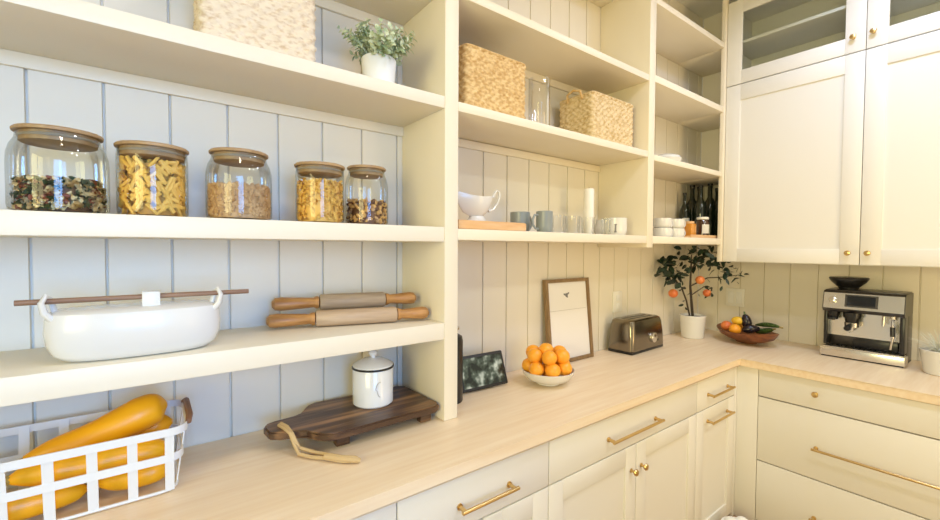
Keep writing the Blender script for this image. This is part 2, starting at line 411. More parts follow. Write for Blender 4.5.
# ---------------------------------------------------------------- cabinets
def bar_handle(parent, p0, p1, out):
    """brass bar between p0 and p1 standing off along 'out'"""
    b = B(); p0 = Vector(p0); p1 = Vector(p1); out = Vector(out); o = out.normalized()*.034
    ax = (p1-p0).normalized()
    b.tube([p0-ax*.012+o, p1+ax*.012+o], .0062, 12)
    for p in (p0, p1):
        b.tube([p, p+o*.15, p+o*.16, p+o], [.010, .010, .0065, .0065], 12)
    return obj('handle', b, 'brass', parent, label='brushed brass bar handle')
def knob(parent, p, out):
    b = B(); o = Vector(out).normalized(); p = Vector(p)
    b.tube([p, p+o*.003, p+o*.004, p+o*.016, p+o*.018, p+o*.024, p+o*.030, p+o*.032], [.009, .009, .0055, .0055, .011, .0145, .012, .004], 16)
    return obj('knob', b, 'brass', parent, label='small round brass knob')
def shaker(b, a0, a1, z0, z1, fn, fw=.075, rec=.008, t=.02, top=None):
    """frame and recessed panel; fn(a, d, z): d=0 front, positive into the cabinet"""
    def bb(A0, A1, D0, D1, Z0, Z1, bev):
        p, q = fn(A0, D0, Z0), fn(A1, D1, Z1)
        b.box(p[0], q[0], p[1], q[1], p[2], q[2], bev)
    top = top or fw
    bb(a0, a0+fw, 0, t, z0, z1, .0015); bb(a1-fw, a1, 0, t, z0, z1, .0015)
    bb(a0+fw, a1-fw, 0, t, z0, z0+fw, .0015); bb(a0+fw, a1-fw, 0, t, z1-top, z1, .0015)
    bb(a0+fw-.002, a1-fw+.002, rec, t-.002, z0+fw-.002, z1-top+.002, 0)
fl = lambda a, d, z: (a, FY+d, z)
fr = lambda a, d, z: (QF+d, a, z)
G = .002
def base_left(label, x0, x1, doors, dh, knobs=True, pull=None):
    t = thing('base_cabinet', label, 'cabinet', (0, 0, 0), 0, 'cream base cabinets under the left run')
    obj('body', B().box(x0+.0005, x1-.0005, FY+.0225, BK, .02, .879, 0).box(x0+.001, x1-.001, FY+.03, FY+.05, .001, .0195), 'shadow_gap', t)
    dr = obj('drawer', B().box(x0+G, x1-G, FY, FY+.02, .712, .874, .0015), 'paint', t)
    bar_handle(dr, (dh[0], FY, .780), (dh[1], FY, .780), (0, -1, 0))
    for i, (a, c) in enumerate(doors):
        b = B(); shaker(b, a+G, c-G, .030, .706, fl)
        d = obj('door', b, 'paint', t)
        if knobs:
            kx = c-.038 if i == 0 else a+.038
            knob(d, (kx, FY, .603), (0, -1, 0))
        if pull: bar_handle(d, (pull[0], FY, .640), (pull[1], FY, .640), (0, -1, 0))
    return t
base_left('cream base cabinet in the bottom left, left of the drawer under the walnut board', -.074, .513, [(-.074, .2195), (.2195, .513)], (.12, .32))
base_left('cream base cabinet with one drawer under the walnut serving board', .513, 1.100, [(.513, .8065), (.8065, 1.100)], (.716, .912))
base_left('wide cream base cabinet under the oranges with two knobbed doors below a drawer', 1.100, 2.190, [(1.100, 1.647), (1.647, 2.190)], (1.445, 1.795))
base_left('narrow cream base cabinet in the inner corner with two short bar pulls', 2.190, 2.645, [(2.190, 2.645)], (2.310, 2.545), False, (2.310, 2.545))
base_left('cream base cabinet under the left hand end of the worktop', SX0-.05, -.074, [(SX0-.05, -.637), (-.637, -.074)], (-.8, -.5))
t = thing('drawer_cabinet', 'cream three-drawer base cabinet below the espresso machine', 'cabinet', (0, 0, 0))
obj('body', B().box(QF+.0225, WX-.003, -.15, .883, .02, .879).box(QF+.03, QF+.05, -.15, .88, .001, .0195), 'shadow_gap', t)
obj('corner_filler', B().box(QF-.002, QF+.0215, .886, FY+.02, .001, .879, .0015), 'paint', t)
obj('corner_post', B().box(2.648, QF-.003, FY, FY+.02, .001, .879, .0015), 'paint', t)
for (z0, z1, kind, hz) in ((.730, .874, 'k', .808), (.372, .724, 'h', .532), (.030, .366, 'h', .172)):
    d = obj('drawer', B().box(QF, QF+.02, -.15+G, .883, z0, z1, .0015), 'paint', t)
    if kind == 'k':
        knob(d, (QF, .631, hz), (-1, 0, 0)); knob(d, (QF, .10, hz), (-1, 0, 0))
    else: bar_handle(d, (QF, .10, hz), (QF, .625, hz), (-1, 0, 0))

# wall cabinet
wc = thing('wall_cabinet', 'tall cream wall cabinet with glass top doors above the espresso machine', 'cabinet', (0, 0, 0))
CY0, CY1 = -.13, 1.236
X0, X1 = PX+.0215, WX-.002
b = B()
b.box(X0, X1, CY1-.018, CY1, 1.455, 3.15); b.box(X0, X1, CY0, CY0+.018, 1.455, 3.15)
b.box(X0, X1, CY0+.018, CY1-.018, 1.455, 1.473); b.box(X0, X1, CY0+.018, CY1-.018, 2.60, 2.618); b.box(X0, X1, CY0+.018, CY1-.018, 3.132, 3.15)
b.box(X1-.01, X1, CY0+.018, CY1-.018, 1.473, 3.132)
b.box(X0, X1-.01, .543, .561, 2.618, 3.132)
obj('body', b, 'paint', wc)
bx('light_rail', PX+.006, PX+.0213, CY0, CY1, 1.4535, 1.456, par=wc, bev=0)
fc = lambda a, d, z: (PX+d, a, z)
for (a, c, ky) in ((.5535, CY1-.001, .599), (CY0, .5505, .518)):
    b = B(); shaker(b, a, c, 1.457, 2.603, fc, .083, top=.10)
    d = obj('door', b, 'paint', wc); knob(d, (PX, ky, 1.520), (-1, 0, 0))
    b = B(); z0, z1, fw = 2.609, 3.148, .085
    b.box(PX, PX+.02, a, a+fw, z0, z1, .0015); b.box(PX, PX+.02, c-fw, c, z0, z1, .0015)
    b.box(PX, PX+.02, a+fw, c-fw, z0, z0+fw, .0015); b.box(PX, PX+.02, a+fw, c-fw, z1-fw, z1, .0015)
    d = obj('glass_door', b, 'paint', wc); knob(d, (PX, ky+.004, 2.686), (-1, 0, 0))
    obj('pane', B().box(PX+.010, PX+.012, a+fw-.003, c-fw+.003, z0+fw-.003, z1-fw+.003), 'pane', d)
    bx('inner_shelf', X0+.004, X1-.011, max(a, CY0)+.02, min(c, CY1)-.014, 2.872, 2.890, par=wc, bev=.001)

# outlets
t = thing('wall_outlet', 'white socket plate on the boards behind the toaster', 'outlet', (2.338, WY, 1.205))
obj('plate', B().box(-.048, .048, -.008, 0, -.065, .065, .003), 'outlet', t)
obj('socket', B().box(-.018, .018, -.011, -.0082, .008, .045, .002).box(-.018, .018, -.011, -.0082, -.045, -.008, .002), 'matte_white', t)
t = thing('wall_outlet', 'double socket plate on the right wall above the fruit bowl', 'outlet', (WX, 1.29, 1.185))
obj('plate', B().box(-.008, 0, -.062, .062, -.065, .065, .003), 'outlet', t)
for y in (-.028, .028):
    obj('socket', B().box(-.011, -.0082, y-.018, y+.018, -.042, .042, .002), 'matte_white', t)

# ---------------------------------------------------------------- jars
def jar(cx, cy, r, top, straight, label, lidr=None, zs=1.6125):
    t = thing('glass_jar', label, 'jar', (cx, cy, zs), random.uniform(0, 3), 'wooden-lidded storage jars')
    h = top-zs-.012
    lr = lidr or (r*1.0 if straight else r*.86)
    if straight: prof = [(0, .002), (r*.9, .002), (r*.985, .010), (r, .02), (r, h*.86), (r*.985, h*.92), (r*.97, h)]
    else: prof = [(0, .002), (r*.9, .002), (r*.985, .010), (r, .02), (r, h*.62), (r*.985, h*.74), (r*.93, h*.84), (r*.84, h*.92), (r*.82, h)]
    obj('glass_body', B().lathe(prof, seg=48, cap=False), 'glass', t)
    pr = prof[-1][0]-.004
    obj('lid', B().lathe([(pr-.004, h-.022), (pr-.001, h-.020), (pr-.001, h), (lr+.002, h+.0005), (lr+.003, h+.003), (lr+.003, h+.006), (lr, h+.009), (0, h+.009)], seg=48), 'lid', t)
    obj('seal', B().lathe([(pr+.0005, h-.012), (pr+.003, h-.009), (pr+.0005, h-.006)], seg=48, cap=False), 'seal', t)
    return t
J = [(-.162, 1.37, .088, 1.806, False), (.012, 1.37, .075, 1.797, True), (.210, 1.37, .084, 1.810, False), (.438, 1.37, .0735, 1.801, True), (.608, 1.40, .0735, 1.818, False)]
jl = ['largest wide glass jar with wooden lid, leftmost on the shelf, half full of tricolour pasta',
      'straight glass jar with wooden lid packed full of yellow penne, second from left',
      'round-shouldered glass jar with wooden lid, middle one, filled with small tan chickpeas',
      'straight glass jar with wooden lid holding small yellow macaroni, fourth from left',
      'smallest rounded glass jar with wooden lid, rightmost, holding mixed nuts']
for q, l in zip(J, jl): jar(q[0], q[1], q[2], q[3], q[4], l)

def rnd_rot(): return Matrix.Rotation(random.uniform(0, 2*PI), 3, Vector((random.uniform(-1, 1), random.uniform(-1, 1), random.uniform(-1, 1))).normalized())
def heap(n, r, z1, z0=.010, surf=.6):
    out = []
    for i in range(n):
        a = random.uniform(0, 2*PI)
        if random.random() < surf: out.append(Vector((math.cos(a)*r, math.sin(a)*r, random.uniform(z0, z1))))
        else:
            q = r*math.sqrt(random.random()); out.append(Vector((math.cos(a)*q, math.sin(a)*q, z1+random.uniform(-.006, .004))))
    return out
# 1 tricolour twists
x, y, r, _, _ = J[0]; b = B()
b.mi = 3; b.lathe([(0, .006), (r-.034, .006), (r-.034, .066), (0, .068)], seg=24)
for p in heap(360, r-.021, .070, .014):
    b.mi = random.choice([0, 0, 0, 1, 1, 2]); m = rnd_rot(); L = .016; n = 10
    A = []; C = []
    for i in range(n):
        t_ = i/(n-1); a = t_*2*PI*1.2
        A.append(b.bm.verts.new(p+m @ Vector((math.cos(a)*.0065, math.sin(a)*.0065, (t_-.5)*2*L))))
        C.append(b.bm.verts.new(p+m @ Vector((-math.cos(a)*.0065, -math.sin(a)*.0065, (t_-.5)*2*L))))
    for i in range(n-1): b._f((A[i], C[i], C[i+1], A[i+1]))
def inside(b, r, z0, h):
    """keep the filling within its jar"""
    for v in b.bm.verts:
        q = math.hypot(v.co.x, v.co.y)
        if q > r: v.co.x *= r/q; v.co.y *= r/q
        v.co.z = min(max(v.co.z, z0), h)
inside(b, r-.004, .005, .084)
tag(obj('pasta', b, ['cream_pasta', 'green_pasta', 'red_pasta', 'nut_dark'], loc=(x, y, 1.6125)), 'tricolour twisted pasta in the largest jar', 'pasta', kind='stuff')
# 2 penne
x, y, r, _, _ = J[1]; b = B()
b.mi = 1; b.lathe([(0, .006), (r-.022, .006), (r-.022, .132), (0, .134)], seg=24); b.mi = 0
for p in heap(230, r-.0125, .136, .012, .85):
    a = math.atan2(p.y, p.x)
    tg = Vector((-math.sin(a), math.cos(a), random.uniform(-2.2, 2.2)))+Vector((random.uniform(-.3, .3), random.uniform(-.3, .3), 0)); tg.normalize()
    b.tube([p-tg*.018, p+tg*.018], .0052, 7, cap=False)
inside(b, r-.0035, .005, .148)
tag(obj('pasta', b, ['penne', 'pasta_core'], loc=(x, y, 1.6125)), 'yellow penne tubes filling the straight jar', 'pasta', kind='stuff')
# 3 chickpeas
x, y, r, _, _ = J[2]; b = B()
b.lathe([(0, .006), (r-.01, .006), (r-.01, .096), (0, .10)], seg=24)
for p in heap(700, r-.009, .098, .012, .75):
    b.ball(p, .0052, random.uniform(.8, 1.1), random.uniform(.8, 1.1), 1, 7, 5)
inside(b, r-.003, .005, .11)
tag(obj('chickpeas', b, 'chickpea', loc=(x, y, 1.6125)), 'small tan chickpeas in the middle jar', 'dry food', kind='stuff')
# 4 macaroni
x, y, r, _, _ = J[3]; b = B()
b.lathe([(0, .006), (r-.016, .006), (r-.016, .125), (0, .13)], seg=24)
for p in heap(420, r-.010, .130, .012, .8):
    m = rnd_rot(); pts = [p+m @ Vector((math.cos(a)*.008-.006, math.sin(a)*.008, 0)) for a in (-1.1, -.4, .4, 1.1)]
    b.tube(pts, .0038, 6, cap=False)
inside(b, r-.003, .005, .14)
tag(obj('macaroni', b, 'penne', loc=(x, y, 1.6125)), 'small yellow elbow macaroni in the fourth jar', 'pasta', kind='stuff')
# 5 nuts
x, y, r, _, _ = J[4]; b = B()
b.lathe([(0, .006), (r-.016, .006), (r-.016, .078), (0, .08)], seg=24)
for p in heap(230, r-.011, .083, .014, .7):
    b.mi = random.choice([0, 1, 1, 2]); m = rnd_rot().to_4x4(); b.ball(p, .0095, 1, random.uniform(.5, .8), random.uniform(.4, .7), 8, 6, mtx=m)
inside(b, r-.003, .005, .10)
tag(obj('mixed_nuts', b, ['nut_dark', 'nut_light', 'chickpea'], loc=(x, y, 1.6125)), 'dark and golden mixed nuts in the rightmost jar', 'nuts', kind='stuff')

# ---------------------------------------------------------------- white vessel with dowel
t = thing('ceramic_vessel', 'long white ceramic bread crock with a brown dowel threaded through its loops', 'crock', (-.019, 1.338, 1.2735))
hs = []
b = B()
# superellipse lofted body, bowed sides, flat bottom
def se(ax, ay, z, n=40, p=2.6):
    out = []
    for i in range(n):
        a = 2*PI*i/n; c, s_ = math.cos(a), math.sin(a)
        out.append(b.bm.verts.new((ax*math.copysign(abs(c)**(2/p), c), ay*math.copysign(abs(s_)**(2/p), s_), z)))
    return out
prof = [(.120, .045, 0), (.142, .060, .004), (.160, .072, .018), (.170, .080, .042), (.173, .083, .070), (.171, .082, .098), (.167, .078, .112), (.155, .068, .119), (.06, .02, .122)]
rg = [se(*q) for q in prof]
for a, c in zip(rg, rg[1:]):
    for i in range(40): b._f((a[i], a[(i+1) % 40], c[(i+1) % 40], c[i]))
b._f(rg[0][::-1]); b._f(rg[-1])
obj('body', b, 'ceramic', t)
for sx in (-1, 1):
    b = B(); b.tube([(sx*.150, -.035, .098), (sx*.166, -.040, .118), (sx*.170, -.042, .140), (sx*.164, -.032, .1535), (sx*.158, -.020, .146), (sx*.150, -.018, .110)], [.012, .009, .0075, .006, .006, .007], 10, flat=.8)
    obj('loop', b, 'ceramic', t)
obj('lid_strap', B().box(.004, .040, -.044, -.0385, .110, .153, .002).box(.004, .040, -.044, -.016, .150, .155, .002).box(.004, .040, -.0215, -.016, .110, .153, .002), 'ceramic', t)
obj('dowel', B().tube([(-.212, -.030, .1425), (.238, -.030, .1425)], .0062, 12), 'rod', t, label='dark brown wooden dowel')

# ---------------------------------------------------------------- rolling pins
def rolling_pin(label, p0, p1, m):
    p0, p1 = Vector(p0), Vector(p1); L = (p1-p0).length; c = (p0+p1)/2
    t = thing('rolling_pin', label, 'rolling pin', c, math.atan2(p1.y-p0.y, p1.x-p0.x), 'wooden rolling pins')
    t.rotation_euler = (0, -math.atan2(p1.z-p0.z, math.hypot(p1.x-p0.x, p1.y-p0.y)), math.atan2(p1.y-p0.y, p1.x-p0.x))
    h = L/2
    obj('roller', B().lathe([(.024, -h+.15), (.027, -h+.155), (.0275, 0), (.027, h-.125), (.024, h-.12)], axis='x', seg=28), m, t)
    for s, l in ((-1, .15), (1, .12)):
        pf = [(.015, h-l+.001), (.021, h-l+.004), (.021, h-l+.012), (.0165, h-l+.02), (.020, h-l*.45), (.0225, h-l*.2), (.020, h-.010), (.010, h-.001), (0, h)]
        obj('handle', B().lathe([(r_, s*z) for r_, z in pf], axis='x', seg=22), 'pin_handle', t, label='darker orange-brown handle')
    return t
rolling_pin('pale wooden rolling pin with orange-brown handles, lying in front on the lower shelf', (.295, 1.465, 1.3015), (.815, 1.325, 1.3015), 'pin_light')
rolling_pin('grey-brown wooden rolling pin resting behind and on top of the paler one', (.318, 1.497, 1.350), (.800, 1.392, 1.350), 'pin')

# ---------------------------------------------------------------- walnut board and canister
t = thing('serving_board', 'dark walnut serving board on low feet with a tan twine loop, under the canister', 'serving board', (0, 0, ZT+.001))
out = [(.275, 1.415), (.279, 1.365), (.305, 1.342), (.350, 1.336), (.378, 1.318), (.395, 1.272), (.420, 1.247), (.445, 1.240), (.800, 1.246), (.818, 1.258), (.824, 1.280), (.816, 1.50), (.806, 1.518), (.785, 1.526), (.465, 1.536), (.437, 1.522), (.420, 1.490), (.402, 1.455), (.375, 1.443), (.310, 1.446), (.285, 1.437)]
obj('board', B().prism(out, .036, .061, .005), 'walnut', t)
for x, y in ((.475, 1.29), (.775, 1.29), (.475, 1.49), (.775, 1.48)):
    obj('foot', B().box(x-.022, x+.022, y-.016, y+.016, 0, .0355, .004), 'walnut', t)
b = B(); b.tube([(.315, 1.395, .0640), (.322, 1.360, .0645), (.330, 1.325, .060), (.338, 1.312, .03), (.345, 1.285, .0075), (.37, 1.245, .0070), (.40, 1.215, .0070), (.432, 1.17, .0070), (.452, 1.155, .0070), (.45, 1.185, .0070), (.42, 1.222, .0070), (.39, 1.262, .0070), (.35, 1.305, .018), (.335, 1.322, .058), (.330, 1.36, .0675), (.322, 1.398, .0665)], .0055, 8)
b.tube([(.395, 1.215, .012), (.41, 1.205, .012), (.43, 1.178, .012), (.462, 1.150, .0115), (.475, 1.142, .0070)], [.007, .011, .010, .010, .006], 8)
obj('twine_loop', b, 'twine', t, label='knotted tan twine loop')
t = thing('canister', 'white enamel lidded canister with a black rim standing on the walnut board', 'canister', (.635, 1.41, ZT+.0625))
r = .071
obj('body', B().lathe([(0, 0), (r-.006, 0), (r, .006), (r, .125), (r-.002, .128), (0, .128)], seg=48), 'enamel', t)
obj('rim', B().lathe([(r-.001, .128), (r+.003, .129), (r+.003, .134), (r-.001, .135)], seg=48), 'black', t, label='black enamel rim')
l = obj('lid', B().lathe([(r, .1355), (r+.001, .140), (r-.010, .147), (r*.55, .158), (.018, .162), (0, .163)], seg=48), 'enamel', t)
obj('lid_knob', B().lathe([(.008, .160), (.009, .168), (.015, .175), (.016, .182), (.010, .188), (0, .190)], seg=24), 'enamel', l)
obj('emblem', B().tube([(-.004+.018*math.cos(a)*(1 if a < PI else .7), -.0713-.0006, .066+.026*math.sin(a)) for a in [PI*.5+.25*k for k in range(13)]], .0013, 6), 'ink_pale', t, label='faint grey curved mark')

# ---------------------------------------------------------------- wire basket with squash
t = thing('metal_basket', 'white flat-bar metal basket with a wooden end handle, at the left end of the worktop', 'basket', (0, 0, ZT+.001))
def bar(b, p, q, w_=.012, t_=.0015, nrm=(0, 1, 0)):
    p, q = Vector(p), Vector(q); d = (q-p).normalized(); n = Vector(nrm); s_ = d.cross(n).normalized(); n = s_.cross(d)
    vs = [b.bm.verts.new(c+s_*w_*a+n*t_*e) for c in (p, q) for a, e in ((-1, -1), (1, -1), (1, 1), (-1, 1))]
    for i in range(4): b._f((vs[i], vs[(i+1) % 4], vs[4+(i+1) % 4], vs[4+i]))
    b._f(vs[:4][::-1]); b._f(vs[4:])
xl, xr, yn, yf = -.47, .072, 1.268, 1.505
def loop(o, z):   # rounded rectangle path, o = inset
    pts = []
    for cx, cy, a0 in ((xr-.035-o, yn+.035+o, -90), (xr-.035-o, yf-.035-o, 0), (xl+.035+o, yf-.035-o, 90), (xl+.035+o, yn+.035+o, 180)):
        for k in range(5): a = math.radians(a0+k*22.5); pts.append(Vector((cx+.035*math.cos(a), cy+.035*math.sin(a), z)))
    return pts
def band(b, o, z, hw, tk=.0016):
    P = loop(o, z); n = len(P); rows = []
    for i in range(n):
        tn = (P[(i+1) % n]-P[i-1]).normalized(); nn = Vector((tn.y, -tn.x, 0))
        rows.append([b.bm.verts.new(P[i]+nn*a+Vector((0, 0, e))) for a, e in ((-tk, -hw), (tk, -hw), (tk, hw), (-tk, hw))])
    for i in range(n):
        A, C = rows[i], rows[(i+1) % n]
        for k in range(4): b._f((A[k], C[k], C[(k+1) % 4], A[(k+1) % 4]))
b = B(); band(b, 0, .160, .0095); band(b, .009, .092, .0095); b.tube(loop(.022, .006), .004, 8, closed=True)
for o0, yy in ((1, yn), (-1, yf)):
    for k in range(7):
        x = .034-.0720*k
        bar(b, (x, yy+.001*o0, .168), (x, yy+.022*o0, .006), .0095)
for y in (1.335, 1.44):
    for X_, s in ((xr, -1), (xl, 1)): bar(b, (X_, y, .168), (X_+.022*s, y, .006), .0085, nrm=(1, 0, 0))
for k in range(7): b.tube([(.034-.072*k, yn+.022, .005), (.034-.072*k, yf-.022, .005)], .0025, 6)
obj('bar_frame', b, 'white_metal', t)
b = B(); b.tube([(xr+.003, 1.475, .168), (xr+.007, 1.45, .178), (xr+.007, 1.32, .178), (xr+.003, 1.295, .168)], [.007, .008, .008, .007], 10)
obj('handle', b, 'wood_brown', t, label='dark brown wooden grip')

def squash(label, pts, rad, stem=True):
    c = Vector(pts[0]); 
    t = thing('squash', label, 'squash', c, 0, 'yellow squash in the metal basket')
    # resample smoothly
    P = [Vector(p)-c for p in pts]; n = len(P); Q = []; Rr = []
    def cr(a, b_, c_, d, u): return .5*((2*b_)+(-a+c_)*u+(2*a-5*b_+4*c_-d)*u*u+(-a+3*b_-3*c_+d)*u**3)
    for i in range(n-1):
        g = [max(0, i-1), i, i+1, min(n-1, i+2)]
        for k in range(5):
            u = k/5; Q.append(cr(P[g[0]], P[g[1]], P[g[2]], P[g[3]], u)); Rr.append(max(.002, cr(rad[g[0]], rad[g[1]], rad[g[2]], rad[g[3]], u)))
    Q.append(P[-1]); Rr.append(rad[-1])
    obj('flesh', B().tube(Q, Rr, 24), 'squash', t)
    if stem:
        d = (Q[0]-Q[2]).normalized()
        obj('stem', B().tube([Q[0]-d*.004, Q[0]+d*.012, Q[0]+d*.026], [.012, .009, .008], 8), 'stem', t, label='dry tan stem')
    return t
z0 = ZT+.012
squash('large yellow squash lying on top, its fat end raised at the basket right end', [(-.235, 1.39, z0+.108), (-.19, 1.392, z0+.118), (-.12, 1.395, z0+.134), (-.06, 1.40, z0+.152), (-.02, 1.405, z0+.166), (.015, 1.41, z0+.175), (.034, 1.41, z0+.178)], [.014, .028, .034, .041, .044, .036, .006])
squash('slim yellow squash lying along the front bars, its tip near the left edge', [(-.250, 1.330, z0+.096), (-.21, 1.330, z0+.098), (-.13, 1.330, z0+.092), (-.05, 1.330, z0+.094), (.01, 1.333, z0+.084), (.040, 1.338, z0+.078)], [.010, .026, .029, .031, .029, .006])
squash('fat yellow squash on the basket floor, in front at the left', [(-.42, 1.350, z0+.038), (-.37, 1.345, z0+.040), (-.26, 1.335, z0+.034), (-.19, 1.338, z0+.032), (-.145, 1.345, z0+.028), (-.125, 1.35, z0+.026)], [.01, .034, .033, .030, .022, .005])
squash('yellow squash on the basket floor against the right end, behind the front bars', [(-.115, 1.365, z0+.032), (-.07, 1.35, z0+.030), (-.01, 1.338, z0+.033), (.022, 1.338, z0+.036), (.038, 1.34, z0+.038)], [.008, .026, .030, .024, .006])
squash('yellow squash at the back right, its round end just under the wooden grip', [(-.20, 1.462, z0+.060), (-.15, 1.462, z0+.070), (-.08, 1.462, z0+.085), (-.02, 1.460, z0+.100), (.022, 1.455, z0+.110), (.046, 1.45, z0+.114)], [.008, .024, .026, .032, .029, .006])

# ---------------------------------------------------------------- wicker baskets
def wicker(name, label, cx, cy, z, wd, dp_, h, m, rz=0, rh=.0145, handles=False, flare=.0):
    t = thing(name, label, 'basket', (cx, cy, z), rz, 'woven wicker baskets')
    rad = .018; P = []
    step = .0045
    def line(p, q):
        n = max(2, int((Vector(q)-Vector(p)).length/step)); return [Vector(p).lerp(Vector(q), i/n) for i in range(n)]
    hx, hy = wd/2, dp_/2; base = []
    for (cx_, cy_, a0), (nx, ny, na) in zip(((hx-rad, -hy+rad, -90), (hx-rad, hy-rad, 0), (-hx+rad, hy-rad, 90), (-hx+rad, -hy+rad, 180)), ((hx-rad, hy-rad, 0), (-hx+rad, hy-rad, 90), (-hx+rad, -hy+rad, 180), (hx-rad, -hy+rad, 270))):
        for k in range(6):
            a = math.radians(a0+k*18); base.append((Vector((cx_+rad*math.cos(a), cy_+rad*math.sin(a), 0)), Vector((math.cos(a), math.sin(a), 0))))
        a = math.radians(a0+90); n_ = Vector((math.cos(a), math.sin(a), 0))
        p = Vector((cx_, cy_, 0))+n_*rad; q = Vector((nx, ny, 0))+n_*rad
        for v in line(p, q)[1:]: base.append((v, n_))
    nb = len(base); s_acc = [0]
    for i in range(1, nb): s_acc.append(s_acc[-1]+(base[i][0]-base[i-1][0]).length)
    per = s_acc[-1]+step; ncol = int(per/.036)*2; nr = int(h/rh); b = B(); rows = []
    sub = 4
    rj = [[random.uniform(.6, 1.25) for _ in range(ncol)] for _ in range(nr)]
    for j in range(nr*sub+1):
        v = j/sub; row = min(nr-1, int(v)); fz = abs(math.sin(PI*v)); ring = []
        for i in range(nb):
            c = s_acc[i]/per*ncol
            wv = math.cos(PI*c+PI*row)
            off = .0052*fz*(.30+.70*wv)*rj[row][int(c) % ncol] + .0008*math.sin(c*1.7+row*2.1)
            p, n_ = base[i]
            sc_ = 1+flare*(v/nr)
            ring.append(b.bm.verts.new(Vector((p.x*sc_, p.y*sc_, 0))+n_*off+Vector((0, 0, h*v/nr+.0008*math.sin(c*2.3)*fz))))
        rows.append(ring)
    for a, c in zip(rows, rows[1:]):
        for i in range(nb): b._f((a[i], a[(i+1) % nb], c[(i+1) % nb], c[i]))
    b._f(rows[0][::-1])
    # inner lining
    inner = []
    for zz_ in (h, .010):
        inner.append([b.bm.verts.new(Vector((p.x*(1+flare*zz_/h), p.y*(1+flare*zz_/h), zz_))-n_*.006) for p, n_ in base[::3]])
    nn = len(inner[0])
    for i in range(nn): b._f((inner[0][i], inner[0][(i+1) % nn], inner[1][(i+1) % nn], inner[1][i]))
    b._f(inner[1])
    obj('woven_body', b, m, t, sharp=80)
    b = B(); ringp = [Vector((p.x*(1+flare), p.y*(1+flare), h))-n_*.002 for p, n_ in base[::3]]
    b.tube(ringp, .0062, 8, closed=True)
    obj('rim', b, m, t)
    if handles:
        b = B(); b.tube([(-hx-.002, -.045, h-.02), (-hx-.012, -.040, h+.018), (-hx-.014, 0, h+.030), (-hx-.012, .040, h+.018), (-hx-.002, .045, h-.02)], .006, 8)
        obj('handle', b, 'wicker', t)
    return t
wicker('wicker_basket', 'large pale woven basket on the top left shelf beside the small potted plant', .257, 1.385, 2.0675, .285, .225, .235, 'wicker_pale', rz=-.02)
wicker('wicker_basket', 'golden tan woven basket at the left end of the upper middle shelf', 1.107, 1.395, 2.0615, .315, .225, .236, 'wicker', rz=0)
wicker('wicker_basket', 'pale golden woven basket with a loop handle, right end of the upper middle shelf', 1.905, 1.405, 2.0615, .355, .215, .240, 'wicker_mid', handles=True)

# ---------------------------------------------------------------- small potted plant
t = thing('potted_plant', 'small sage-green bushy plant in a white pot on the top left shelf', 'plant', (.616, 1.318, 2.0675))
obj('pot', B().lathe([(0, 0), (.046, 0), (.050, .004), (.057, .088), (.055, .092), (.051, .088), (.049, .075), (0, .075)], seg=36), 'matte_white', t)
obj('soil', B().lathe([(0, .078), (.0485, .0755)], seg=24, cap=False), 'soil', t)
b = B(); bs = B()
for i in range(74):
    a = random.uniform(0, 2*PI); el = random.uniform(.15, 1.35); L = random.uniform(.075, .125)
    d = Vector((math.cos(a)*math.cos(el), math.sin(a)*math.cos(el), math.sin(el)))
    p0 = Vector((math.cos(a)*.02, math.sin(a)*.02, .078)); p1 = p0+d*L*.5+Vector((0, 0, .015)); p2 = p0+d*L+Vector((0, 0, .02))
    bs.tube([p0, p1, p2], .0013, 5)
    for k in range(9):
        u = .35+.65*k/8; p = p0.lerp(p2, u); aa = k*2.4
        o_ = d.orthogonal().normalized(); o_.rotate(Matrix.Rotation(aa, 3, d))
        b.leaf(p, o_+d*.6, random.uniform(.016, .024), random.uniform(.011, .016), nrm=d)
obj('stems', bs, 'sage', t); obj('foliage', b, 'sage', t)

# ---------------------------------------------------------------- middle bay shelf pieces
zs = 1.6085
t = thing('glass_vase', 'tall clear glass cylinder vase between the two tan baskets', 'vase', (1.463, 1.40, 2.0615))
obj('glass_body', B().lathe([(0, .004), (.046, .004), (.050, .01), (.050, .26), (.052, .262)], seg=36, cap=False), 'thin_glass', t)
obj('glass_foot', B().lathe([(0, 0), (.045, 0), (.045, .0035), (0, .0035)], seg=36), 'thin_glass', t)
o = obj('chopping_board', B().prism([(.905, 1.262), (1.235, 1.262), (1.262, 1.275), (1.272, 1.30), (1.30, 1.50), (1.285, 1.525), (1.25, 1.535), (.905, 1.535)], 0, .034, .003), 'board_light', loc=(0, 0, zs))
tag(o, 'orange-brown wooden board lying under the white gravy boat', 'board')
# gravy boat
t = thing('gravy_boat', 'white gravy boat with a curled handle standing on the wooden board', 'gravy boat', (1.080, 1.38, zs+.0348), 0)
obj('foot', B().lathe([(0, 0), (.044, 0), (.046, .004), (.034, .016), (.030, .026)], seg=32, sx=1.1, sy=.8), 'ceramic', t)
b = B(); rings = []
for f, z in ((.34, .026), (.62, .040), (.84, .062), (.97, .085), (1.0, .104), (.965, .104), (.92, .085), (.75, .062), (.45, .044), (.05, .040)):
    ring = []
    for i in range(40):
        a = 2*PI*i/40; c, s_ = math.cos(a), math.sin(a)
        x = c*.075*f; yy = s_*.048*f
        k = max(0, -c); x -= k**3*.042*f; yy *= (1-.45*k**2)
        ring.append(b.bm.verts.new((x, yy, z+(k**3*.020*f if z > .05 else 0)+(.006*max(0, c)*f if z > .05 else 0))))
    rings.append(ring)
for a, c in zip(rings, rings[1:]):
    for i in range(40): b._f((a[i], a[(i+1) % 40], c[(i+1) % 40], c[i]))
b._f(rings[-1])
obj('body', b, 'ceramic', t)
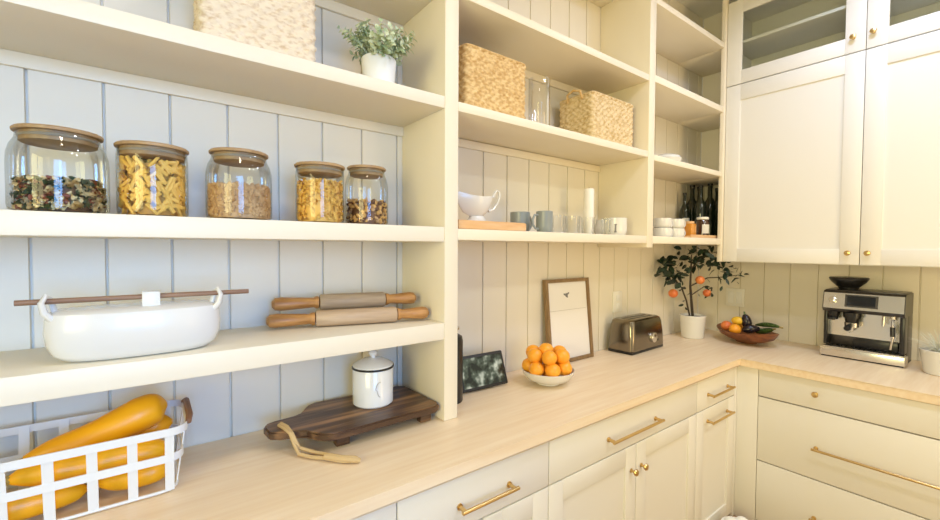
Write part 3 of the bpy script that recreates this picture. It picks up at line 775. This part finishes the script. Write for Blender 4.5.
obj('handle', B().tube([(.062, 0, .050), (.088, 0, .058), (.112, 0, .085), (.124, 0, .115), (.122, 0, .136), (.108, 0, .140), (.098, 0, .128), (.088, 0, .112), (.070, 0, .104)], [.006, .0055, .005, .005, .005, .0055, .005, .005, .005], 10), 'ceramic', t)
# grey bowl + mug
def mug(name, label, cat, x, y, z, r, h, m, ha, grp=None, hr=None):
    t = thing(name, label, cat, (x, y, z), ha, grp)
    obj('body', B().lathe([(0, 0), (r*.82, 0), (r*.88, .003), (r, h*.3), (r, h), (r-.003, h+.0015), (r-.005, h), (r-.005, h*.3), (r*.75, .006), (0, .006)], seg=32), m, t)
    q = hr or h*.32
    obj('handle', B().tube([(r-.003, 0, h*.5+q), (r+q*.6, 0, h*.5+q), (r+q*.95, 0, h*.5+q*.3), (r+q*.9, 0, h*.5-q*.4), (r+q*.4, 0, h*.5-q), (r-.003, 0, h*.5-q)], h*.055, 8), m, t)
    return t
mug('mug', 'small dark grey mug standing behind the wooden board, left of the taller grey mug', 'mug', 1.375, 1.43, zs, .046, .095, 'grey_glaze', PI*.0)
mug('mug', 'grey mug with its handle towards the board, beside the clear tumblers', 'mug', 1.415, 1.315, zs, .037, .094, 'grey_glaze', PI*.95)
def tumbler(label, x, y, r, h, grp='clear glass tumblers'):
    t = thing('tumbler', label, 'glass', (x, y, zs), 0, grp)
    obj('glass_body', B().lathe([(0, .003), (r*.85, .003), (r*.9, .006), (r, h), (r-.0015, h+.001)], seg=32, cap=False), 'thin_glass', t)
    obj('glass_foot', B().lathe([(0, 0), (r*.8, 0), (r*.8, .0025), (0, .0025)], seg=32), 'thin_glass', t)
tumbler('clear glass tumbler just right of the grey mug', 1.56, 1.36, .037, .088)
tumbler('clear glass tumbler in the middle of the shelf, right of another tumbler', 1.665, 1.36, .037, .088)
tumbler('small clear glass between the tall pale candle and the white printed mug', 1.868, 1.312, .024, .085)
tumbler('clear glass tumbler just left of the tall candle', 1.765, 1.345, .034, .085)
t = thing('candle', 'tall pale pillar candle standing among the clear tumblers on the middle shelf', 'candle', (1.835, 1.395, zs))
obj('wax', B().lathe([(0, 0), (.026, 0), (.027, .003), (.0265, .236), (.024, .240), (.006, .237), (0, .237)], seg=28), 'wax', t)
obj('wick', B().tube([(0, 0, .237), (.001, 0, .248)], .0012, 6), 'black', t)
t = mug('mug', 'white mug with a small dark printed mark, right end of the middle shelf', 'mug', 1.985, 1.335, zs, .058, .090, 'ceramic', .35)
b = B(); A = [-2.54-.35+k*.035 for k in range(-3, 4)]
for z0_, z1_, a_ in ((.020, .052, A[1:6]), (.052, .058, A), (.014, .020, A)):
    lo = [b.bm.verts.new((.0585*math.cos(q), .0585*math.sin(q), z0_)) for q in a_]; hi = [b.bm.verts.new((.0585*math.cos(q), .0585*math.sin(q), z1_)) for q in a_]
    for k in range(len(a_)-1): b._f((lo[k], lo[k+1], hi[k+1], hi[k]))
obj('printed_mark', b, 'ink', t, label='small dark printed letter')
t = thing('jug', 'small cream jug tucked behind the white printed mug', 'jug', (2.068, 1.475, zs))
obj('body', B().lathe([(0, 0), (.034, 0), (.042, .02), (.044, .05), (.036, .078), (.038, .092), (.035, .092), (.033, .078), (.040, .05), (0, .01)], seg=28), 'ceramic', t)

# ---------------------------------------------------------------- corner bay pieces
t = thing('serving_dish', 'low white lidded dish on the third shelf of the corner bay', 'dish', (2.52, 1.35, 2.0505))
obj('body', B().lathe([(0, 0), (.055, 0), (.080, .012), (.088, .030), (.086, .033), (.075, .016), (0, .010)], seg=36), 'ceramic', t)
obj('lid', B().lathe([(.084, .034), (.078, .046), (.05, .058), (.02, .062), (0, .063)], seg=36), 'ceramic', t)
o = obj('wooden_tray', B().box(2.70, 3.135, 1.275, 1.46, 0, .012, .003).box(2.70, 3.135, 1.275, 1.281, .012, .020).box(2.70, 3.135, 1.454, 1.46, .012, .020), 'board_light', loc=(0, 0, zs))
tag(o, 'flat wooden tray holding jars and dark bottles in the corner bay', 'tray')
cups = []
for i, (x, y, z, l) in enumerate(((2.50, 1.355, zs, 'white espresso cup at the left of the corner bay, at the bottom of its stack'), (2.50, 1.355, zs+.0585, 'white espresso cup at the left of the corner bay, on top of its stack'),
                                  (2.635, 1.345, zs, 'white espresso cup with its handle towards the amber glass, bottom of its stack'), (2.635, 1.345, zs+.0585, 'white espresso cup with its handle towards the amber glass, top of its stack'))):
    mug('espresso_cup', l, 'cup', x, y, z, .054, .055, 'ceramic', -.45, 'stacked white espresso cups', hr=.020)
zt = zs+.0125
t = thing('honey_jar', 'amber orange square jar on the wooden tray beside the white cups', 'jar', (2.865, 1.365, zt))
obj('body', B().box(-.035, .035, -.03, .03, 0, .085, .006), 'amber', t); obj('cap', B().lathe([(.028, .0855), (.028, .098), (.025, .100), (0, .100)], seg=24), 'board_light', t)
t = thing('candle_jar', 'brown glass jar with a pale lid and white label in the corner bay', 'jar', (3.005, 1.345, zt))
obj('body', B().lathe([(0, 0), (.036, 0), (.040, .005), (.040, .100), (.034, .110), (.034, .116), (0, .116)], seg=32), 'brown_glass', t)
obj('lid', B().lathe([(.036, .1165), (.037, .119), (.037, .130), (.034, .133), (0, .133)], seg=32), 'wax', t)
b = B()
pts_ = [(.0408*math.cos(math.radians(-160+k*8)), .0408*math.sin(math.radians(-160+k*8))) for k in range(10)]
lo = [b.bm.verts.new((x, y, .022)) for x, y in pts_]; hi = [b.bm.verts.new((x, y, .082)) for x, y in pts_]
for k in range(9): b._f((lo[k], lo[k+1], hi[k+1], hi[k]))
obj('label_strip', b, 'label', t, label='white paper label')
def bottle(label, x, y, z, r, h, lab=True, m='dark_glass'):
    t = thing('bottle', label, 'bottle', (x, y, z), 0, 'dark bottles in the corner bay')
    obj('body', B().lathe([(0, 0), (r*.9, 0), (r, .006), (r, h*.55), (r*.8, h*.66), (r*.36, h*.76), (r*.32, h*.92), (r*.36, h*.925), (r*.36, h*.96), (0, h*.96)], seg=28), m, t)
    obj('cap', B().lathe([(r*.40, h*.9605), (r*.40, h), (0, h)], seg=16), 'black', t)
    if lab:
        b = B(); A = [math.radians(-175+k*10) for k in range(14)]
        lo = [b.bm.verts.new(((r+.0007)*math.cos(a), (r+.0007)*math.sin(a), h*.20)) for a in A]; hi = [b.bm.verts.new(((r+.0007)*math.cos(a), (r+.0007)*math.sin(a), h*.45)) for a in A]
        for k in range(len(A)-1): b._f((lo[k], lo[k+1], hi[k+1], hi[k]))
        obj('label_strip', b, 'label', t, label='pale paper label')
    return t
bottle('dark bottle with a pale label standing behind the amber jar', 3.06, 1.497, zs, .033, .33)
bottle('dark bottle directly behind the brown lidded jar on the tray', 3.092, 1.400, zt, .036, .36, False)
bottle('dark bottle at the very back of the corner bay, right of the labelled one', 3.185, 1.503, zs, .044, .395, False)
bottle('dark bottle in the far back corner against both walls', 3.300, 1.503, zs, .044, .395, False)
bottle('thick dark bottle just past the right end of the tray', 3.235, 1.400, zs, .044, .40, False)
bottle('dark bottle nearest the front at the right end of the corner bay', 3.195, 1.306, zs, .042, .385, False)
bottle('dark bottle touching the right wall of the corner bay, between front and back ones', 3.355, 1.400, zs, .044, .38, False)

# ---------------------------------------------------------------- worktop pieces
z = ZT+.0008
# soda maker / black bottle behind the post
t = thing('black_flask', 'tall slim black flask with a steel neck half hidden behind the shelf post', 'flask', (.957, 1.405, z))
obj('body', B().lathe([(0, 0), (.058, 0), (.060, .004), (.060, .245), (.056, .262), (.034, .275), (0, .276)], seg=36), 'black', t)
obj('neck', B().lathe([(.032, .2765), (.034, .285), (.046, .290), (.046, .300), (.030, .306), (0, .307)], seg=28), 'steel', t, label='shiny steel neck')
obj('cap', B().lathe([(.026, .3075), (.028, .325), (.020, .345), (0, .348)], seg=24), 'black', t)
# smart display
t = thing('smart_display', 'black smart display showing a picture, leaning beside the black flask', 'display', (1.165, 1.455, z), -.04)
mt = Matrix.Rotation(math.radians(-20), 4, 'X')
obj('body', B().box(-.125, .125, -.006, .012, .002, .152, .006, mtx=Matrix.Translation((0, -.04, .004)) @ mt), 'black_matte', t)
s = obj('screen', B().box(-.112, .112, -.0012, 0, -.062, .062, 0), 'display', t)
s.matrix_local = Matrix.Translation((0, -.04, .004)) @ mt @ Matrix.Translation((0, -.0062, .077))
obj('stand', B().prism([(-.06, -.03), (.06, -.03), (.045, .05), (-.045, .05)], 0, .05, .008), 'black_matte', t)
# bowl of oranges
t = thing('fruit_bowl', 'small white bowl piled with oranges on the oak worktop', 'bowl', (1.452, 1.318, z))
obj('bowl', B().lathe([(0, 0), (.052, 0), (.056, .003), (.056, .008), (.092, .022), (.113, .044), (.1205, .064), (.1175, .065), (.109, .045), (.088, .026), (.04, .016), (0, .014)], seg=48), 'ceramic', t)
# orange things
def orange(label, p, r, m='orange', grp='oranges piled in the white bowl'):
    t = thing('orange', label, 'orange', p, random.uniform(0, 6), grp)
    obj('fruit', B().ball((0, 0, 0), r, 1, 1, .95, 24, 16), m, t)
    obj('stem_button', B().lathe([(.0035, r*.93), (.003, r*.965), (0, r*.97)], seg=8), 'stem', t, rot=(random.uniform(-.8, .8), random.uniform(-.8, .8), 0))
    return t
r = .0352
o0 = Vector((1.446, 1.318, z))
for k in range(7):
    a = math.radians(188+k*360/7)
    orange('orange in the lower ring of the bowl, at the %s' % ['left edge', 'front left', 'front centre', 'front right', 'right edge', 'back right', 'back left'][k], o0+Vector((math.cos(a)*.0815, math.sin(a)*.0815, .080)), r*random.uniform(.96, .995))
orange('orange at the bottom of the bowl, hidden under the pile', o0+Vector((0, 0, .060)), r)
for k, l in enumerate(('at the left', 'at the front left', 'at the front right', 'at the right', 'at the back right', 'at the back left')):
    a = math.radians(170+k*60)
    orange('orange in the upper layer of the pile, %s' % l, o0+Vector((math.cos(a)*.0700, math.sin(a)*.0700, .134)), r*random.uniform(.95, .99))
orange('orange at the very top centre of the pile', o0+Vector((-.004, .004, .152)), r*.98)

# picture frame leaning
t = thing('picture_frame', 'brown wooden frame with a white print leaning on the boards behind the oranges', 'picture frame', (1.838, 1.497, z), 0)
tilt = Matrix.Rotation(math.radians(-5.6), 4, 'X'); wv, hv = .181, .452
def tb(b, *a, **k): b.box(*a, mtx=tilt, **k)
b = B(); f_ = .019
tb(b, -wv, -wv+f_, -.012, .010, 0, hv); tb(b, wv-f_, wv, -.012, .010, 0, hv); tb(b, -wv+f_, wv-f_, -.012, .010, 0, f_); tb(b, -wv+f_, wv-f_, -.012, .010, hv-f_, hv)
tb(b, -wv+f_, wv-f_, .006, .009, f_, hv-f_)
obj('frame', b, 'frame_wood', t)
b = B(); tb(b, -wv+f_, wv-f_, -.0015, .0055, f_, hv-f_); pr = obj('print', b, 'paper', t)
b = B(); tb(b, -wv+f_+.012, wv-f_-.012, -.0022, -.0016, hv*.62, hv*.62+.0022); obj('printed_line', b, 'ink_pale', pr)
b = B()
b.ball((0, 0, 0), 1, .010, .0012, .012, 14, 8, mtx=Matrix.Rotation(-.6, 4, 'Y')); b.ball((.013, 0, .008), 1, .012, .001, .005, 12, 6, mtx=Matrix.Rotation(-.5, 4, 'Y')); b.ball((-.014, 0, .004), 1, .011, .001, .005, 12, 6, mtx=Matrix.Rotation(.5, 4, 'Y')); b.ball((.006, 0, -.010), 1, .006, .001, .004, 12, 6)
for v in b.bm.verts: v.co = tilt @ (v.co+Vector((-.01, -.0022, hv*.80)))
obj('printed_motif', b, 'ink', pr, label='small grey winged motif')
# toaster
t = thing('toaster', 'two-slot smoked steel toaster with a round dial, below the wall socket', 'toaster', (2.395, 1.452, z), .045)
b = B(); rows = []
for zz_, sx, sy in ((.018, .190, .083), (.024, .193, .0855), (.10, .189, .083), (.165, .182, .077), (.190, .174, .070), (.198, .164, .058)):
    ring_ = []; rr = .028
    for cx_, cy_, a0 in ((sx-rr, -sy+rr, -90), (sx-rr, sy-rr, 0), (-sx+rr, sy-rr, 90), (-sx+rr, -sy+rr, 180)):
        for k in range(7): a = math.radians(a0+k*15); ring_.append(b.bm.verts.new((cx_+rr*math.cos(a), cy_+rr*math.sin(a), zz_)))
    rows.append(ring_)
for a, c in zip(rows, rows[1:]):
    for i in range(28): b._f((a[i], a[(i+1) % 28], c[(i+1) % 28], c[i]))
b._f(rows[0][::-1]); b._f(rows[-1])
obj('body', b, 'toaster', t)
obj('base', B().box(-.186, .186, -.080, .080, 0, .0175, .005), 'black', t)
for y in (-.02, .02): obj('slot', B().box(-.13, .13, y-.009, y+.009, .1975, .1995, .001), 'black', t, label='black toast slot')
obj('dial', B().lathe([(.031, 0), (.030, .012), (.024, .016), (0, .017)], seg=28), 'steel', t, loc=(.045, -.083, .078), rot=(PI/2, 0, 0), label='round silver dial')
obj('button', B().box(.10, .112, -.086, -.082, .05, .062, .002), 'black', t)
# fruit tree
t = thing('potted_fruit_tree', 'small dark-leaved fruit tree with orange fruits in a white pot in the corner', 'potted tree', (3.02, 1.405, z))
TR = Vector((3.02, 1.405, z))
obj('pot', B().lathe([(0, 0), (.066, 0), (.070, .004), (.082, .135), (.084, .155), (.080, .158), (.077, .153), (.075, .14), (0, .14)], seg=40), 'ceramic', t)
obj('soil', B().lathe([(0, .146), (.0745, .142)], seg=30, cap=False), 'soil', t)
def L_(p): return Vector(p)-TR
b = B()
top = L_((2.985, 1.405, 1.50))
b.tube([(0, 0, .14), L_((3.00, 1.405, 1.15)), L_((2.985, 1.41, 1.28)), L_((2.98, 1.405, 1.40)), top], [.010, .009, .008, .006, .004], 8)
b.tube([(-.02, .01, .14), L_((2.955, 1.42, 1.18)), L_((2.925, 1.44, 1.27)), L_((2.87, 1.475, 1.35)), L_((2.82, 1.50, 1.385))], [.006, .006, .005, .004, .003], 7)
b.tube([L_((2.985, 1.41, 1.28)), L_((3.06, 1.33, 1.34)), L_((3.14, 1.27, 1.345)), L_((3.235, 1.206, 1.36))], [.005, .004, .003, .002], 7)
b.tube([L_((2.98, 1.405, 1.40)), L_((3.03, 1.36, 1.48)), L_((3.08, 1.32, 1.50))], [.005, .004, .003], 7)
b.tube([L_((3.00, 1.405, 1.22)), L_((3.05, 1.345, 1.28)), L_((3.063, 1.332, 1.27))], [.004, .003, .002], 6)
obj('trunk', b, 'bark', t)
b = B()
def cluster(c, n, sp, l=.055, wd=.026):
    c = L_(c)
    for i in range(n):
        d = Vector((random.gauss(0, 1), random.gauss(0, 1), random.gauss(0, .8)))
        p = c+Vector((random.gauss(0, sp*.5), random.gauss(0, sp*.5), random.gauss(0, sp*.38)))
        q = p+TR
        if q.y > 1.50: p.y -= (q.y-1.50)
        if q.z > 1.535: p.z -= (q.z-1.535)
        if q.x > 3.0 and q.y < 1.24 and q.z > 1.42: p.z -= .08
        b.leaf(p, d, l*random.uniform(.7, 1.15), wd*random.uniform(.8, 1.2))
cluster((2.81, 1.47, 1.385), 34, .10, .068, .036); cluster((2.79, 1.49, 1.43), 12, .05, .06, .034); cluster((2.88, 1.45, 1.345), 14, .06)
cluster((3.03, 1.37, 1.49), 46, .13, .065, .034); cluster((2.965, 1.40, 1.44), 16, .08); cluster((3.10, 1.30, 1.47), 24, .08)
cluster((3.14, 1.27, 1.345), 9, .08, .05, .018); cluster((3.23, 1.21, 1.355), 7, .05, .055, .018); cluster((3.08, 1.32, 1.26), 10, .06, .05, .022); cluster((2.94, 1.43, 1.27), 7, .05, .045, .02)
cluster((2.95, 1.42, 1.16), 4, .05, .04, .018)
for v in b.bm.verts:
    g = v.co+TR
    if g.y > 1.548: v.co.y -= g.y-1.548
    if g.z > 1.560: v.co.z -= g.z-1.560
    if g.x > 3.415: v.co.x -= g.x-3.415
obj('foliage', b, 'leaf_dark', t)
for p, rr in (((3.026, 1.364, 1.324), .030), ((2.87, 1.470, 1.232), .031), ((3.063, 1.332, 1.235), .027)):
    obj('fruit', B().ball(L_(p), rr, 1, 1, .95, 20, 14), 'fruit_red', t, label='red-orange ripe fruit')
# wooden fruit bowl
bc = Vector((3.145, 1.115, z))
t = thing('wooden_bowl', 'wide shallow reddish wooden bowl of fruit in the corner beside the potted tree', 'bowl', bc, -.5)
b = B(); rings = []
for f, zz_ in ((.28, 0), (.34, .004), (.36, .010), (.62, .024), (.86, .046), (1.0, .076), (.965, .078), (.82, .052), (.58, .034), (.3, .024), (.02, .022)):
    ring_ = []
    for i in range(48):
        a = 2*PI*i/48; c, s_ = math.cos(a), math.sin(a)
        ring_.append(b.bm.verts.new((c*.145*f, s_*.145*f*1.42, zz_+(.018*f*abs(s_)**3 if zz_ > .05 else 0))))
    rings.append(ring_)
for a, c in zip(rings, rings[1:]):
    for i in range(48): b._f((a[i], a[(i+1) % 48], c[(i+1) % 48], c[i]))
b._f(rings[0][::-1]); b._f(rings[-1])
obj('bowl', b, 'bowl_wood', t)
orange('orange at the left end of the wooden bowl', bc+Vector((-.025, .112, .098)), .034, 'fruit_red', 'fruit in the wooden bowl')
orange('orange at the front of the wooden bowl beside the dark aubergine', bc+Vector((-.075, .040, .090)), .036, 'orange', 'fruit in the wooden bowl')
orange('orange behind the two others in the wooden bowl', bc+Vector((.050, .075, .092)), .034, 'orange', 'fruit in the wooden bowl')
o = obj('lemon', B().ball((0, 0, 0), .030, 1, 1.25, .95, 20, 14), 'lemon', loc=bc+Vector((-.010, .050, .138))); tag(o, 'yellow lemon resting on the oranges in the wooden bowl', 'lemon')
def bent(name, label, cat, p0, p1, p2, rad, m):
    p0, p1, p2 = [Vector(q) for q in (p0, p1, p2)]; n = 13; P = []; Rd = []
    for i in range(n):
        u = i/(n-1); P.append(p0*(1-u)**2+p1*2*u*(1-u)+p2*u*u-p0); Rd.append(max(.004, rad*min(1, math.sin(PI*min(max(u, .03), .97))**.45)))
    t = thing(name, label, cat, bc+p0)
    obj('flesh', B().tube(P, Rd, 16), m, t); d = (P[-1]-P[-2]).normalized()
    obj('stem', B().tube([P[-1]-d*.004, P[-1]+d*.018], [.006, .005], 8), 'stem' if m != 'aubergine' else 'courgette', t)
bent('aubergine', 'dark aubergine standing up in the middle of the wooden bowl', 'aubergine', (.0, -.01, .085), (.0, .0, .14), (.0, .012, .185), .030, 'aubergine')
bent('aubergine', 'dark aubergine lying across the front of the wooden bowl', 'aubergine', (-.060, .000, .084), (-.04, -.03, .105), (.0, -.075, .100), .028, 'aubergine')
bent('courgette', 'long green courgette lying over the right rim of the wooden bowl', 'courgette', (.055, -.035, .116), (.005, -.12, .142), (-.030, -.195, .134), .015, 'courgette')
bent('courgette', 'green courgette lying lower in the bowl beneath the longer one', 'courgette', (.045, -.04, .070), (.03, -.10, .088), (-.0, -.150, .110), .018, 'courgette')

# ---------------------------------------------------------------- espresso machine (front faces -x)
t = thing('espresso_machine', 'brushed steel espresso machine with a black hopper on the right hand worktop', 'coffee machine', (3.15, .55, z), 0)
W2 = .170
obj('drip_tray', B().box(-.022, .06, -W2-.008, W2+.008, .006, .056, .006).box(-.016, .05, -W2, W2, .056, .060), 'steel', t)
obj('base', B().box(-.014, .235, -W2, W2, 0, .0055, .0), 'black', t)
b = B()
for k in range(15): b.box(-.012, .055, -.150+k*.0205, -.150+k*.0205+.010, .0602, .0632)
obj('drip_grate', b, 'steel_dark', t)
obj('body', B().box(.075, .235, -W2, W2, .006, .262, .006), 'steel_dark', t)
obj('backsplash', B().box(.068, .0748, -W2+.012, W2-.012, .118, .262), 'steel', t)
obj('lower_band', B().box(.050, .0748, -W2+.030, W2-.125, .0645, .112, .003), 'black', t)  # black band below the backsplash
obj('side_column', B().box(.02, .0745, W2-.016, W2, .0645, .262, .003), 'black', t)
obj('side_column', B().box(-.002, .0745, -W2, -W2+.020, .0645, .262, .003), 'black', t)
b = B()   # head with a sloped front
prof = [(-.004, .262), (-.020, .280), (.002, .372), (.012, .380), (.228, .380), (.235, .372), (.235, .2625)]
f0 = [b.bm.verts.new((x, -W2, zz_)) for x, zz_ in prof]; f1 = [b.bm.verts.new((x, W2, zz_)) for x, zz_ in prof]
b._f(f0); b._f(f1[::-1])
for i in range(len(prof)): b._f((f0[i], f0[(i+1) % 7], f1[(i+1) % 7], f1[i]))
hd = obj('head', b, 'steel_dark', t)
nr = Matrix.Translation((-.0200, 0, .280)) @ Matrix.Rotation(math.atan2(.022, .092), 4, 'Y')
obj('front_panel', B().box(-.0012, .002, -W2+.004, W2-.004, .002, .092, 0, mtx=nr), 'steel', t)
obj('top_plate', B().box(.016, .228, -W2+.004, W2-.004, .3802, .3855, .002), 'steel_dark', t)
nr = Matrix.Translation((-.0200, 0, .280)) @ Matrix.Rotation(math.atan2(.022, .092), 4, 'Y')
obj('screen', B().box(-.0032, .001, -.055, .063, .024, .078, 0, mtx=nr), 'screen', t, label='black touch screen')
obj('screen_bezel', B().box(-.0022, .0009, -.066, .072, .016, .086, 0, mtx=nr), 'steel_dark', t)
k_ = obj('dial', B().lathe([(.019, 0), (.018, .010), (.012, .013), (0, .013)], seg=24), 'steel', t)
k_.matrix_local = nr @ Matrix.Translation((-.001, .125, .050)) @ Matrix.Rotation(-PI/2, 4, 'Y')
obj('group_head', B().lathe([(.040, .232), (.042, .2615)], seg=28, c=(.028, .045, 0)).lathe([(.030, .205), (.034, .2315)], seg=28, c=(.028, .045, 0)), 'black', t)
obj('grinder_outlet', B().lathe([(.022, .215), (.030, .2615)], seg=24, c=(.028, .128, 0)).box(-.018, .024, .112, .144, .214, .2285, .003), 'black', t)
pf = obj('portafilter', B().lathe([(.033, .180), (.034, .204)], seg=28, c=(.028, .045, 0)).tube([(.028, .045, .180), (.028, .045, .160), (.028, .060, .150)], .008, 10), 'steel', t)
obj('portafilter_handle', B().tube([(-.004, .045, .194), (-.030, .045, .190), (-.082, .046, .182), (-.090, .046, .181)], [.010, .013, .015, .010], 12), 'black', pf, label='black handle')
obj('steam_wand', B().lathe([(.014, .246), (.014, .2615)], seg=16, c=(.020, -.122, 0)).tube([(.020, -.122, .25), (.0, -.122, .22), (-.010, -.126, .15), (-.004, -.118, .085)], [.006, .006, .006, .005], 10), 'steel', t)
obj('wand_grip', B().tube([(-.003, -.1235, .205), (-.009, -.1255, .155)], .0105, 12), 'black', t)
obj('hot_water_spout', B().tube([(.020, -.085, .2615), (.012, -.085, .225), (.010, -.085, .205)], .006, 10), 'steel', t)
hp = obj('bean_hopper', B().lathe([(.045, .386), (.047, .398), (.052, .402), (.078, .428), (.088, .444), (.090, .452), (.086, .456), (.03, .460), (0, .460)], seg=36, c=(.115, .082, 0)), 'black', t, label='black bean hopper with lid')

# plant at right edge
t = thing('potted_air_plant', 'spiky pale plant in a round white pot at the right edge, beside the espresso machine', 'plant', (3.135, .243, z))
obj('pot', B().lathe([(0, 0), (.062, 0), (.066, .004), (.080, .10), (.083, .118), (.080, .121), (.076, .117), (.074, .10), (0, .10)], seg=36), 'ceramic', t)
obj('soil', B().lathe([(0, .106), (.0735, .102)], seg=24, cap=False), 'soil', t)
b = B()
for i in range(62):
    a = random.uniform(0, 2*PI); el = random.uniform(.15, 1.3); L = random.uniform(.09, .17)
    d = Vector((math.cos(a)*math.cos(el), math.sin(a)*math.cos(el), math.sin(el)))
    p = Vector((math.cos(a)*.02, math.sin(a)*.02, .106))
    d1 = d*L; q = p+d1*.5+Vector((0, 0, .012)); e_ = p+d1-Vector((0, 0, .02*math.cos(el)))
    # keep clear of the machine
    if e_.y > .125: e_.y = .125
    b.tube([p, q, e_], [.0030, .0024, .0006], 5, flat=.4)
obj('foliage', b, 'air_leaf', t)

# white bin at the very bottom, by the corner
t = thing('lidded_bin', 'small white bin with a rounded double-flap lid on the floor by the inner corner', 'bin', (2.415, .878, .001))
obj('body', B().lathe([(0, 0), (.060, 0), (.064, .005), (.072, .105), (0, .105)], seg=32), 'matte_white', t)
for sy, sx in ((1, 1), (-1, -1)):
    obj('lid_flap', B().ball((.028*.8*sx, -.028*.6*sx, .118), .034, 1, 1, .8, 20, 12), 'matte_white', t)
